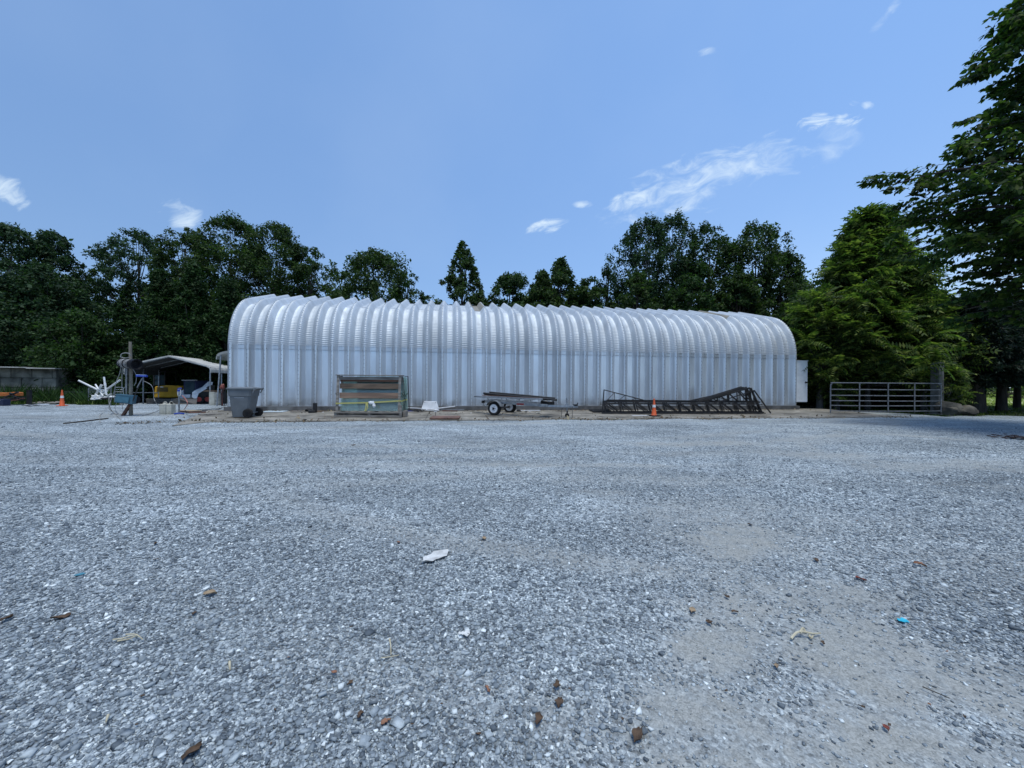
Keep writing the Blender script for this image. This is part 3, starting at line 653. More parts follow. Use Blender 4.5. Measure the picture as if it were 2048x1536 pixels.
tree(1085, 545, 62, 33, 'cone', 31, 'dark tree with a narrow top, left one of a joined pair behind the roof', group=G2, base=.5, ncl=55)
tree(1122, 516, 62, 34, 'cone', 32, 'taller pointed dark tree, right one of a joined pair behind the roof', group=G2, base=.45, ncl=65)
tree(1180, 556, 46, 33, 'dome', 33, 'low dark bushy tree left of the tall airy poplar', group=G2, base=.5, ncl=40)
tree(1216, 532, 24, 37, 'poplar', 34, 'thin see-through sapling top beside the tall airy poplar', lm=LF_BLUE, group=G2, base=.5, ncl=34, nlf=40, crd=.5)
tree(1292, 440, 70, 35, 'poplar', 35, 'tall airy poplar with upright twigs, left end of the tall right clump', lm=LF_BLUE, group=G2, base=.35, ncl=130, nlf=70, crd=.75, ragged=.22, bark=BARKG, stems=2)
tree(1345, 428, 58, 36, 'poplar', 36, 'tallest airy poplar crown in the clump at the right end of the roof', lm=LF_BLUE, group=G2, base=.35, ncl=100, nlf=70, crd=.7, ragged=.22, bark=BARKG)
tree(1420, 450, 64, 34, 'poplar', 37, 'loose green tree in the middle of the tall right clump', lm=LF_MID, group=G2, base=.3, ncl=110, nlf=80, crd=.75, ragged=.25)
tree(1512, 448, 78, 33, 'poplar', 38, 'wispy topped tree leaning right at the end of the tall clump', lm=LF_DARK, group=G2, base=.3, ncl=140, nlf=75, crd=.75, ragged=.35, stems=2)
tree(1562, 510, 56, 32, 'dome', 39, 'dark tree at the lower right of the tall clump beside the fern leaved tree', lm=LF_DARK, group=G2, base=.2, ncl=90)
for i, (x, y, hw, lb) in enumerate([(1275, 545, 50, 'dark low tree under the tall airy poplar behind the roof'), (1380, 548, 55, 'dark low tree under the middle of the tall right clump'), (1480, 545, 60, 'dark low tree under the wispy topped tree behind the roof')]):
    tree(x, y, hw, 31, 'dome', 70+i, lb, lm=LF_MID if i == 1 else LF_DARK, group=G2, base=.2, ncl=80)

# one far-off wood that reads as a dark mass behind everything
def woodmass(name, segs, seed, lm, n_per=5200):
    rng = np.random.default_rng(seed); Vs = []; Fs = []; k = 0
    for (x0, y0, x1, y1, h, th) in segs:
        L_ = math.hypot(x1-x0, y1-y0); n = int(n_per*L_/10*h/4); t = rng.random(n)
        X = x0+(x1-x0)*t; Y = y0+(y1-y0)*t+rng.normal(0, th, n); top = h*(.75+.2*np.sin(X*.9+1)+.12*np.sin(X*2.3)+.06*np.sin(X*5.1))
        Z = top*(1-rng.random(n)**1.5*1.0); P = np.stack([X, Y, Z], -1)
        Nn = unit(rng.normal(0, .8, (n, 3))+np.array([0, -.5, .6])); D = unit(np.cross(Nn, rng.normal(0, 1, (n, 3))))
        sz = .38*np.exp(rng.normal(0, .3, n)); V, F = rhomb(P, D, Nn, sz, sz*.6, .08); Vs.append(V); Fs.append(F+k); k += len(V)
    me = mesh_np(name, np.concatenate(Vs), np.concatenate(Fs), lm); return link(name, me)
tag(woodmass('woodland', [(-70, 44, -44, 45, 9, 1.5), (-44, 45, -8, 41, 8, 1.3), (-8, 41, 14, 40, 5.6, 1), (14, 40, 34, 37, 8, 1.2)], 3, LF_DARK), 'dark woodland reading as one mass behind the yard', 'woodland', kind='stuff')
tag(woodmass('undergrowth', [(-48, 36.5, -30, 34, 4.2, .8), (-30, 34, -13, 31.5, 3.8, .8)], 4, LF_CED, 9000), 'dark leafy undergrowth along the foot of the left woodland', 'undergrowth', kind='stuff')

# fern-leaved tree (compound leaves) right of the building
def frond_local(n=9, L=.62):
    V, F = [], []
    def leaflet(b, d, l, w):
        b = Vector(b); d = Vector(d).normalized(); s = d.cross(Vector((0, 0, 1))).normalized(); k = len(V)
        V.extend([b, b+d*l*.4+s*w/2+Vector((0, 0, -.01)), b+d*l+Vector((0, 0, -l*.28)), b+d*l*.4-s*w/2+Vector((0, 0, -.01))]); F.append((k, k+1, k+2, k+3))
    for i in range(1, n+1):
        t = i/n; x = L*t; z = .12*math.sin(t*2.2)-.22*t*t; l = .19*(1-.5*abs(t-.45))
        for s in (-1, 1): leaflet((x, 0, z), (.35, s, -.15), l, .062)
    leaflet((L, 0, .12*math.sin(2.2)-.22), (1, 0, -.3), .15, .055)
    return np.array([tuple(v) for v in V]), np.array(F)
def frond_tree(px, py, hw, Y, seed, label, nwh=300, base=0.0, prof='cone', lm=None, H0=.3, lean=(0, 0), name='compound_leaf_tree', scale=1.0, cat='tree', group=None, zb=0):
    p = PX(px, py, Y); H = p.z-zb; Rr = hw/FPX*Y; t = thing(name, label, cat, (p.x, p.y, zb), 0, group)
    rng = np.random.default_rng(seed); FV, FF = frond_local()
    h = rng.random(nwh)**.8; an = rng.random(nwh)*2*PI
    lob = 1+.2*np.sin(3*an+5*h)+.2*np.sin(6*an-9*h+1)
    rad = Rr*PR[prof](h)*lob*(.35+.65*np.sqrt(rng.random(nwh)))-.2
    C = np.stack([np.cos(an)*rad, np.sin(an)*rad, H0+h*(H-H0)-.1], -1)
    Vs, Fs = [], []; k = 0
    for c, a0 in zip(C, an):
        nf = rng.integers(6, 10)
        for j in range(nf):
            a = a0+rng.normal(0, 1.0) if rng.random() < .6 else rng.random()*6.28
            pit = rng.uniform(-.5, .95); rl = rng.normal(0, .55); s = scale*rng.uniform(.75, 1.3)
            M = (Matrix.Rotation(a, 3, 'Z') @ Matrix.Rotation(-pit, 3, 'Y') @ Matrix.Rotation(rl, 3, 'X'))
            V = (FV*s)@np.array(M).T+c; Vs.append(V); Fs.append(FF+k); k += len(V)
    me = mesh_np('crown', np.concatenate(Vs), np.concatenate(Fs), lm or LF_BRI); o = link('crown', me); o.parent = t
    part(trunk_mb(H0+.6, H, .16, C, seed, nl=60), 'trunk', BARKG, t, smooth=True); return t
frond_tree(1738, 434, 150, 21.5, 41, 'large fern leaved tree with bright tips right of the building', nwh=600, H0=.9, prof='peak', scale=1.3)
frond_tree(1640, 590, 66, 20.8, 42, 'lower fern leaved tree tucked behind the curved right end of the building', nwh=150, H0=1.4, prof='dome', scale=1.2)
frond_tree(1850, 600, 78, 20.9, 43, 'spreading fern leaved tree over the concrete gate post', nwh=200, H0=1.5, prof='dome', scale=1.2)
# dark interior behind the fern leaved trees
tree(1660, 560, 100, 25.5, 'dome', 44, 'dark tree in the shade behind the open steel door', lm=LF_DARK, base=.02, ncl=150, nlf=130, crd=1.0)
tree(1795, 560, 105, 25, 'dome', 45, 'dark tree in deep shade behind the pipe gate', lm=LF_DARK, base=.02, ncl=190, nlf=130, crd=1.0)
frond_tree(1672, 745, 34, 20.6, 46, 'small bright leafy shrub beyond the open door', nwh=36, H0=.3, prof='round', name='shrub', cat='shrub')
frond_tree(1893, 735, 27, 18.2, 47, 'bright leafy shrub growing beside the concrete post', nwh=34, H0=.25, prof='round', name='shrub', cat='shrub', scale=.8)
# dark pines further right with bare trunks and a sunny meadow beyond
GP = 'dark pines at the right'
def pine(px, py, hw, Y, seed, label, H0, base_x=None, r0=.25, nb=60):
    p = PX(px, py, Y); t = thing('pine_tree', label, 'pine tree', (p.x, p.y, gz1(p.x, p.y)), 0, GP); H = p.z; Rr = hw/FPX*Y
    rng = np.random.default_rng(seed); Ps, Ds, Ns = [], [], []; mb = MB()
    mb.tube([(0, 0, -.3), (.03, 0, H*.3), (-.04, .03, H*.7), (0, 0, H*.99)], lambda q: r0*(1.2-q*1.15), n=9)
    for i in range(nb):
        h = H0+(H-H0)*rng.random()**.9; tt = (h-H0)/(H-H0); a = rng.random()*6.28; L_ = Rr*(1-tt*.8)*rng.uniform(.7, 1.1)
        d = np.array([math.cos(a), math.sin(a), 0]); e = d*L_+np.array([0, 0, -.22*L_*(1-tt)+.1]); b0 = np.array([0, 0, h]); m = b0+e*.5+np.array([0, 0, .1*L_])
        mb.tube([b0, m, b0+e], lambda q: .045*(1.05-q*.9), n=4, sub=3)
        n = int(150*L_); s = rng.random(n)**.7; P = b0+(4*s*(1-s))[:, None]*(m-b0-e*.5)+s[:, None]*e; side = np.cross(d, [0, 0, 1])
        P = P+side*(rng.normal(0, .22, n)*(1.3-s)*L_*.5)[:, None]+np.array([0, 0, 1])*(rng.normal(-.06, .1, n))[:, None]
        Ps.append(P); Ds.append(unit(rng.normal(0, .6, (n, 3))+d+np.array([0, 0, -.3]))); Ns.append(unit(rng.normal(0, .5, (n, 3))+np.array([0, 0, 1])))
    P = np.concatenate(Ps); V, F = rhomb(P, np.concatenate(Ds), np.concatenate(Ns), rng.uniform(.16, .34, len(P)), rng.uniform(.04, .08, len(P)))
    o = link('crown', mesh_np('crown', V, F, LF_PINE)); o.parent = t; part(mb, 'trunk', BARK, t, smooth=True)
pine(1953, 590, 95, 19.6, 51, 'dark pine with a thick bare trunk right of the rock', 1.5, r0=.33, nb=130)
pine(2004, 575, 95, 21, 52, 'dark pine with a thinner trunk near the right edge', 1.55, r0=.2, nb=120)
pine(2080, 590, 110, 22, 53, 'dark pine standing at the right picture edge', 1.7, r0=.2, nb=120)
pine(2035, 600, 90, 24, 54, 'dark pine further back between two trunks at the right', 1.6, r0=.16, nb=100)
pine(1905, 600, 70, 23.5, 55, 'dark pine half hidden behind the fern leaved trees', 1.2, r0=.2, nb=110)
tree(2015, 745, 60, 46, 'dome', 56, 'pale sunlit bush out in the meadow beyond the pines', 'bush', 'bush', lm=LF_BRI, base=.05, ncl=30, nlf=60, crd=.9, H0=.2)
tree(2140, 690, 110, 60, 'dome', 57, 'distant green tree beyond the meadow at the right', lm=LF_MID, base=.1, ncl=60, nlf=70, crd=1.8, lsize=.5)

# near overhanging tree at the right edge: layered sprays of pointed leaves
def near_tree():
    X0, Y0 = 15.5, 10.6; t = thing('overhanging_tree', 'big leafy tree reaching in from the right edge with layered drooping sprays', 'tree', (X0, Y0, gz1(X0, Y0)))
    rng = np.random.default_rng(77); rn = random.Random(7); mb = MB(); z0 = gz1(X0, Y0)
    mb.tube([(0, 0, -.3), (.05, .02, 2), (-.1, 0, 5), (0, .1, 9), (.05, 0, 13.2)], lambda q: .34*(1.15-q*1.08), n=12)
    Rz = [(3.6, 1.9), (4.6, 2.4), (5.4, 2.9), (6.2, 3.9), (6.9, 4.7), (7.5, 4.3), (8.1, 2.9), (8.8, 2.0), (9.8, 1.7), (10.8, 1.8), (11.8, 1.5), (13, .8), (14, .3)]
    def rad(z): return float(np.interp(z, [a for a, b in Rz], [b for a, b in Rz]))
    P, D, Nn = [], [], []
    ntw = 0
    for i in range(104):
        zt = 3.5+9.9*((i+.5)/104)**1.05; a = i*2.399+rng.normal(0, .15); r = rad(zt)*rng.uniform(.78, 1.1)*(1+.16*math.sin(zt*2.6+a*2))
        d = Vector((math.cos(a), math.sin(a), 0)); zb = max(2.4, zt-.35*r+.4); b0 = Vector((0, 0, zb)); e = d*r+Vector((0, 0, zt)); m = b0.lerp(e, .5)+Vector((0, 0, .16*r))
        limb = [b0, m, e]; mb.tube(limb, lambda q: .055*(1.1-q)+.006, n=5, sub=4)
        side = d.cross(Vector((0, 0, 1)))
        nt_ = int(4+r*2.8)
        for j in range(nt_):
            s = .22+.78*(j+rng.random())/nt_; q = b0*(1-s)**2+m*2*s*(1-s)*1.0+e*s*s
            q = q+Vector((0, 0, rng.uniform(-.5, .5))); sg = 1 if j % 2 else -1; td = (d*rng.uniform(.5, 1.1)+side*sg*rng.uniform(.3, 1.0)*(1.15-s)+Vector((0, 0, rng.uniform(-.15, .55)))).normalized()
            if j == nt_-1: td = (d+Vector((0, 0, -.1))).normalized()
            L_ = rng.uniform(.7, 1.25)*(1.1-.35*s); ts = td.cross(Vector((0, 0, 1))).normalized(); ts = Matrix.Rotation(rng.normal(0, .75), 3, td) @ ts
            tip = q+td*L_+Vector((0, 0, -.14*L_)); mid = q+td*L_*.5+Vector((0, 0, .04)); mb.tube([q, mid, tip], .007, n=3, sub=2); ntw += 1
            # side twiglets carrying leaves
            for s2 in np.arange(.12, 1.0, .22):
                for sg2 in (-1, 1):
                    b2 = q.lerp(tip, s2)+Vector((0, 0, .05*4*s2*(1-s2))); d2 = (td*.8+ts*sg2*rng.uniform(.5, .9)+Vector((0, 0, rng.uniform(-.25, .1)))).normalized(); l2 = .34*(1.2-s2)*rng.uniform(.7, 1.2)
                    nn = 5
                    for k in range(nn):
                        pp = b2+d2*l2*(k+.5)/nn; s3 = 1 if k % 2 else -1; sd = d2.cross(Vector((0, 0, 1)))
                        P.append(pp); D.append(d2*.55+sd*s3*.7+Vector((0, 0, rng.uniform(-.9, -.1)))); Nn.append(Vector((rng.normal(0, .9), rng.normal(0, .9), 1)))
            for k in range(3): P.append(tip); D.append(td+ts*rng.uniform(-.6, .6)+Vector((0, 0, -.3))); Nn.append(Vector((rng.normal(0, .3), rng.normal(0, .3), 1)))
    P = np.array([tuple(p) for p in P]); D = unit(np.array([tuple(p) for p in D])); Nn = unit(np.array([tuple(p) for p in Nn])); Nn = unit(Nn-D*np.sum(Nn*D, 1)[:, None])
    n = len(P); ln = rng.uniform(.12, .20, n); wd = ln*.66; S_ = np.cross(D, Nn)
    l = ln[:, None]; w = wd[:, None]
    V = np.stack([P, P+D*l*.3+S_*w*.5, P+D*l*.62+S_*w*.42-Nn*l*.04, P+D*l-Nn*l*.16, P+D*l*.62-S_*w*.42-Nn*l*.04, P+D*l*.3-S_*w*.5], 1).reshape(-1, 3)
    F = np.arange(6*n).reshape(n, 6); print('near leaves', n, ntw)
    o = link('crown', mesh_np('crown', V, F, LF_NEAR)); o.parent = t
    part(mb, 'trunk', BARK, t, smooth=True)
near_tree()

for i, (x, y, h, r_) in enumerate([(34, 11, 13, 4.5), (35, 2, 14, 5), (-33, 13, 13, 4.5), (-35, 4, 13, 5), (-36, -5, 14, 5)]):  # unseen side trees, added so the metal ribs reflect something dark
    t = thing('broadleaf_tree', ['unseen dark tree added beside the yard on the right', 'unseen tall dark tree added right of the viewer', 'unseen dark tree added left of the yard', 'unseen dark tree added level with the viewer on the left', 'unseen dark tree added left behind the viewer'][i], 'tree', (x, y, 0), 0, 'unseen trees added beside the yard for dark reflections')
    me, C = crown_mesh('crown', 200+i, 1.2, h, r_, 'dome', 70, 45, 1.7, .8, LF_DARK); o = link('crown', me); o.parent = t; part(trunk_mb(1.5, h, .3, C, i), 'trunk', BARK, t, smooth=True)
# grass
def grass(name, label, xs, ys, n, h, seed, lm, mask=None, wd=.03, zoff=0):
    rng = np.random.default_rng(seed); X = rng.uniform(*xs, n); Y = rng.uniform(*ys, n)
    cl = np.sin(X*2.1+np.sin(Y*1.7))*np.sin(Y*2.6+X); k = rng.random(n) < .65+.35*cl
    if mask is not None: k &= mask(X, Y)
    X, Y, cl = X[k], Y[k], cl[k]; n = len(X); P = np.stack([X, Y, gz(X, Y)-.03+zoff], -1)
    hh = h*rng.uniform(.4, 1.2, n)*(1+.35*cl); D = unit(np.stack([rng.normal(0, .35, n), rng.normal(0, .35, n), np.ones(n)], -1)); a = rng.random(n)*6.28
    S_ = np.stack([np.cos(a), np.sin(a), np.zeros(n)], -1); w = wd*rng.uniform(.6, 1.4, n)[:, None]
    V = np.stack([P-S_*w*.5, P+S_*w*.5, P+D*hh[:, None]*.6+S_*w*.35, P+D*hh[:, None]+np.array([0, 0, -.1])*hh[:, None]], 1).reshape(-1, 3)
    o = link(name, mesh_np(name, V, np.arange(4*n).reshape(n, 4), lm)); return tag(o, label, 'grass', kind='stuff')
grass('grass', 'rough green grass and weeds along the left edge of the yard', (-46, -15.5), (20.8, 33), 60000, .28, 5, GRASS, lambda X, Y: ~lot(X, Y) & (X < -.985*Y), .05)
grass('verge_grass', 'short grass verge beside the gravel under the pines', (17.6, 50), (16.8, 30), 60000, .10, 6, GRASS, lambda X, Y: ~lot(X, Y), .03)
grass('weeds', 'tall weeds growing along the foot of the block wall and pipe heap', (-32, -19.8), (21.6, 25.5), 14000, .95, 15, LF_MID, lambda X, Y: (X < -.985*Y) & ~lot(X, Y), .05)
meadow = mat('meadow', (.30, .33, .11), (.40, .40, .18), scale=.8, rough=.95, bump=.4)
me, _ = grid(np.linspace(27, 160, 60), np.linspace(27, 130, 50), lambda X, Y: gz(X, Y)-.03, meadow, 'meadow'); tag(link('meadow', me), kind='structure')
grass('meadow_grass', 'bright sunlit grass in the meadow beyond the pines', (27, 110), (27, 75), 60000, .22, 8, GRASSB, lambda X, Y: X < 1.9*Y, .09)
# ------------------------------------------------------------------ materials for objects
wood = mat('weathered_wood', (.25, .17, .11), (.10, .07, .05), scale=5, rough=.85, bump=.4, bscale=30, stretch=(.3, 3, 3))
woodg = mat('grey_wood', (.30, .275, .24), (.14, .125, .11), scale=5, rough=.88, bump=.4, bscale=30, stretch=(.4, 3, 3))
woodr = mat('reddish_board', (.19, .085, .05), (.08, .04, .028), scale=3, rough=.8, bump=.3, stretch=(.4, 3, 3))
polew = mat('pole_wood', (.30, .27, .21), (.15, .13, .10), scale=5, rough=.9, bump=.6, bscale=25, stretch=(3, 3, .3))
blackst = mat('black_steel', (.012, .013, .016), (.028, .026, .025), scale=4, rough=.6)
trussm = mat('dark_primer_steel', (.010, .010, .012), (.032, .027, .024), scale=3, rough=.6)
blackp = mat('black_plastic', (.008, .008, .010), (.015, .015, .017), rough=.6, spec=.2)
rubber = mat('rubber', (.010, .010, .011), (.022, .021, .020), scale=10, rough=.85, spec=.3)
greyp = mat('grey_plastic', (.15, .165, .175), (.12, .132, .14), scale=4, rough=.5)
orange = mat('cone_orange', (.75, .13, .035), (.6, .10, .03), scale=6, rough=.5)
whitep = mat('white_paint', (.78, .79, .80), (.62, .63, .64), scale=5, rough=.45)
galvs = mat('galvanised_steel', (.36, .38, .40), (.22, .24, .26), scale=8, rough=.5, metal=.6)
redm = mat('red_reflector', (.4, .02, .02), (.3, .015, .015), rough=.3)
rust = mat('rusty_steel', (.20, .11, .08), (.10, .06, .05), scale=5, rough=.8, bump=.3)
blue = mat('blue_plastic', (.02, .06, .40), (.02, .05, .3), rough=.4)
beige = mat('dirty_white_plastic', (.55, .54, .47), (.38, .37, .31), scale=5, rough=.55)
pvc = mat('white_pvc', (.78, .79, .78), (.55, .56, .54), scale=4, rough=.4)
teal = mat('blue_metal_box', (.035, .11, .16), (.06, .13, .17), scale=5, rough=.5, metal=.2)
yel = mat('machine_yellow', (.72, .40, .03), (.55, .29, .02), scale=3, rough=.45)
cardb = mat('cardboard', (.36, .27, .18), (.28, .2, .13), rough=.9)
leafbr = mat('dead_leaf_brown', (.12, .075, .045), (.05, .032, .022), scale=20, rough=.9, bump=.5)
straw = mat('dry_straw', (.55, .50, .36), (.38, .33, .22), scale=15, rough=.85)
glassm = bpy.data.materials.new('pale_green_glass'); glassm.use_nodes = True
_b = glassm.node_tree.nodes['Principled BSDF']; _b.inputs['Base Color'].default_value = (.80, .92, .87, 1); _b.inputs['Roughness'].default_value = .1; _b.inputs['Transmission Weight'].default_value = .88; _b.inputs['IOR'].default_value = 1.45
_t = glassm.node_tree.nodes.new('ShaderNodeTexNoise'); _t.inputs['Scale'].default_value = 3; _r = glassm.node_tree.nodes.new('ShaderNodeMapRange'); _r.inputs[3].default_value = .02; _r.inputs[4].default_value = .15
glassm.node_tree.links.new(_t.outputs[0], _r.inputs[0]); glassm.node_tree.links.new(_r.outputs[0], _b.inputs['Roughness'])
darkglass = mat('dark_cab_glass', (.03, .05, .06), (.05, .075, .09), scale=2, rough=.12, spec=.8)
PXM = lambda n, Y: n/FPX*Y         # photo pixels to metres at depth Y

# ------------------------------------------------------------------ traffic cones
def cone(p, h, label, base=blackp, slim=.72, group='traffic cones'):
    t = thing('traffic_cone', label, 'traffic cone', p, .3, group)
    mb = MB(); mb.box((0, 0, .018), (.40*h/.71*(.7+.3*(slim > .7)), .40*h/.71*(.7+.3*(slim > .7)), .036)); part(mb, 'base', base, t, bev=.01)
    r = lambda z: (.135-.105*z/h)*h/.71*slim+.004
    mb = MB(); mb.lathe([(r(.0)+.012, .036), (r(.04), .06), (r(.44*h), .44*h), (r(h)+.002, h-.01), (r(h)-.008, h)]); part(mb, 'cone_body', orange, t, smooth=True)
    mb = MB(); a, b = .50*h, .64*h; mb.lathe([(r(a)+.001, a-.001), (r(a)+.006, a), (r(b)+.006, b), (r(b)+.001, b+.001)]); part(mb, 'white_band', whitep, t, smooth=True)
pc = PA(1308, 832); cone((pc.x, pc.y, apz(pc)), PXM(35, pc.y), 'orange traffic cone with a white band before the steel trusses')
pc = PGG(124, 812); cone((pc.x, pc.y, gz1(pc.x, pc.y)), PXM(32, pc.y), 'orange traffic cone at the far left beside the purple tank', base=orange, slim=.62)

# ------------------------------------------------------------------ wheeled trash can
p = PA(485, 834.5); sc = PXM(62, p.y)/1.03
t = thing('trash_can', 'large grey wheeled trash can with a closed lid at the left corner of the building', 'trash can', (p.x, p.y+.1, apz(p)), .12)
def ring(x0, x1, y, z, ch=.05):
    x0 *= .86; x1 *= .86
    return [(x0, -y+ch, z), (x0+ch, -y, z), (x1-ch, -y, z), (x1, -y+ch, z), (x1, y-ch, z), (x1-ch, y, z), (x0+ch, y, z), (x0, y-ch, z)]
mb = MB(); levels = [(-.32, .26, .24, .02), (-.385, .34, .29, .55), (-.40, .36, .30, .70), (-.42, .385, .315, .705), (-.44, .405, .325, .90), (-.46, .43, .34, .905), (-.465, .435, .345, .94)]
vs = []; fs = []
for (a, b_, y, z) in levels: vs += ring(a, b_, y, z)
for k in range(len(levels)-1):
    for i in range(8): fs.append((k*8+i, k*8+(i+1) % 8, (k+1)*8+(i+1) % 8, (k+1)*8+i))
fs += [tuple(reversed(range(8))), tuple(range(48, 56))]
mb.add([Vector(v)*sc for v in vs], fs); part(mb, 'body', greyp, t, smooth=True, bev=.004)
mb = MB(); vs = [Vector(v)*sc for v in ring(-.50, .45, .36, .94, .07)+ring(-.50, .45, .36, .97, .07)+ring(-.40, .36, .28, 1.0, .07)]; fs = [(k*8+i, k*8+(i+1) % 8, (k+1)*8+(i+1) % 8, (k+1)*8+i) for k in range(2) for i in range(8)]+[tuple(reversed(range(8))), tuple(range(16, 24))]
mb.add(vs, fs); part(mb, 'lid', greyp, t, smooth=True, bev=.005)
mb = MB(); mb.cyl(Vector((.46, -.26, .955))*sc, Vector((.46, .26, .955))*sc, .018*sc)
for y in (-.26, .26): mb.beam(Vector((.33, y, .93))*sc, Vector((.48, y, .96))*sc, .03*sc, .06*sc); mb.beam(Vector((.37, y, .80))*sc, Vector((.44, y, .94))*sc, .025*sc, .035*sc)
part(mb, 'handle', greyp, t, bev=.003)
for y in (-.335, .335):
    mb = MB(); mb.lathe([(.06, -.045), (.13, -.045), (.15, -.03), (.15, .03), (.13, .045), (.06, .045)], Vector((.27, y, .15))*sc, (0, 1, 0)); mb.v = [Vector((.27, y, .15))*sc+(v-Vector((.27, y, .15))*sc)*sc for v in mb.v]
    w_ = part(mb, 'wheel', rubber, t, smooth=True)
    mb = MB(); mb.cyl(Vector((.27, y-.05, .15))*sc, Vector((.27, y+.05, .15))*sc, .055*sc, n=14); part(mb, 'hub', blackp, w_, smooth=True)
mb = MB(); mb.cyl(Vector((.27, -.33, .15))*sc, Vector((.27, .33, .15))*sc, .015); part(mb, 'axle', galvs, t)
mb = MB()
for i in range(16): mb.box(Vector((-.16+.018*i+(.01 if i > 7 else 0), -.297, .655))*sc, Vector((.010, .008, .022))*sc)
part(mb, 'moulded_mark', mat('pale_mark', (.42, .44, .45), rough=.5), t, label='small pale stamped line of marks on the front')
# stick behind the can
a = PA(459, 822); mb = MB(); q = PX(485, 762, a.y+.6); mb.tube([a+Vector((0, 0, .02)), q], .014, n=8, sub=1); st = solo(mb, 'broom_stick', whitep, 'thin white stick with a dark tip leaning behind the grey trash can', 'stick')
# cardboard box behind can
p = PA(511, 812); mb = MB(); s = PXM(16, p.y)
t = thing('cardboard_box', 'small brown cardboard box with a red mark standing behind the trash can wheels', 'box', (p.x, p.y, apz(p)), .2)
mb.box((0, 0, s*.5), (s*.75, s*.6, s)); part(mb, 'carton', cardb, t, bev=.003); mb = MB(); mb.box((-s*.25, -s*.302, s*.72), (s*.16, .003, s*.3)); part(mb, 'printed_mark', redm, t)
# flat sheets, blocks near the wall
def flat(name, px, py, wpx, hpx, m, label, cat, th=.02, rz=.15, group=None, z=0, bev=0):
    p = PA(px, py); z0 = apz(p); w = PXM(wpx, p.y); d = hpx/FPX*p.y*p.y/max(.4, CZ-z0)
    mb = MB(); mb.box((p.x, p.y, z0+th/2+.004+z), (w, d, th), (0, 0, rz)); return solo(mb, name, m, label, cat, group, bev=bev)
flat('plastic_sheet', 550, 821.5, 40, 2.2, mat('pale_sheet', (.5, .62, .70), (.6, .68, .72), rough=.4), 'pale bluish flat sheet lying on the concrete beside the trash can', 'sheet')
flat('board', 598, 820.5, 26, 1.6, woodg, 'short grey board lying flat against the foundation left of the black post', 'board')
flat('board', 422, 829.5, 38, 1.4, woodg, 'weathered grey plank lying on the apron left of the trash can', 'board', .035, .9)
flat('board', 395, 826, 26, 1.2, woodr, 'dark narrow plank lying on the gravel by the slatted mat', 'board', .03, .5)
flat('wood_scrap', 640, 822, 14, 1.2, wood, 'brown flat wood scrap beside the short black post', 'board')
flat('plate', 891, 836.5, 57, 4.4, rust, 'reddish brown flat rusty plate lying on the front edge of the concrete', 'plate', .05, .08, bev=.004)
flat('black_scrap', 609, 841, 4, 1.2, blackp, 'tiny black square scrap on the front edge of the concrete', 'scrap', .03)
# short black post and block
p = PA(629, 825); t = thing('steel_post_foot', 'short black square steel post on a foot in front of the wall', 'post', (p.x, p.y, apz(p)), 0)
mb = MB(); mb.box((.02, 0, .18), (PXM(6.5, p.y), .1, .36)); part(mb, 'post', blackst, t, bev=.004); mb = MB(); mb.box((-.05, -.12, .05), (.22, .2, .09), (0, 0, .5)); part(mb, 'foot', blackst, t, bev=.004)
p = PA(617, 820); mb = MB(); mb.blob((p.x, p.y, apz(p)+.05), (.12, .1, .07), jit=.25, seed=3); solo(mb, 'black_bundle', blackp, 'small crumpled black bundle left of the short black post', 'bundle')

# ------------------------------------------------------------------ glass crate
pl = PA(668, 834.5); Yg = pl.y; Wd = PXM(133, Yg); Hh = PXM(84, Yg)
t = thing('glass_crate', 'wooden crate rack holding sheets of greenish glass tied with yellow strap', 'crate', (pl.x, pl.y, apz(pl)), .03)
D_ = .95
mb = MB()
for y in (.03, D_/2, D_-.03):
    mb.box((Wd/2, y, .035), (Wd, .09, .07))
for x in (.045, Wd*.52, Wd-.045):
    mb.box((x, D_/2, .125), (.09, D_, .11))
for i in range(8): mb.box((Wd*(.05+.9*i/7), D_/2, .19), (.09, D_, .022))
mb.box((Wd/2, -.012, .165), (Wd, .03, .05))
part(mb, 'pallet', woodg, t, bev=.003)
for x in (.075, Wd-.08):
    mb = MB(); mb.beam((x, .05, .2), (x, .16, Hh), .085, .05); part(mb, 'front_upright', woodg, t, bev=.003)
    mb = MB(); mb.beam((x, D_-.04, .2), (x, .42, Hh-.02), .085, .05); part(mb, 'rear_upright', woodg, t, bev=.003)
mb = MB(); mb.box((Wd/2, .27, Hh+.012), (Wd, .34, .03)); part(mb, 'top_rail', woodg, t, bev=.003)
for (zf, hz_, m_, lb) in ((.935, .10, woodg, None), (.885, .09, woodr, 'dark reddish top board'), (.745, .18, wood, 'rough brown board'), (.52, .19, woodr if 0 else mat('pinkish_board', (.32, .21, .145), (.19, .125, .09), scale=3, rough=.85, bump=.3, stretch=(.4, 3, 3)), 'paler pinkish board')):
    z = Hh*zf; y = .05+(.11)*(z-.2)/(Hh-.2)+.07
    mb = MB(); mb.box((Wd/2, y-(.05 if zf == .935 else 0), z), (Wd*.985 if zf == .935 else Wd*.9, .022, hz_)); part(mb, 'board', m_, t, bev=.002, label=lb)
for i in range(4):
    x0 = .12+.01*i; x1 = Wd*.93+.05*i; yb = .20+i*.035; zt = Hh*.93-.03*i; yt = .39+i*.035
    mb = MB(); mb.prism([(x0, yb, .205), (x1, yb, .205), (x1, yt, zt), (x0, yt, zt)], (0, .010, 0)); part(mb, 'glass_pane', glassm, t)
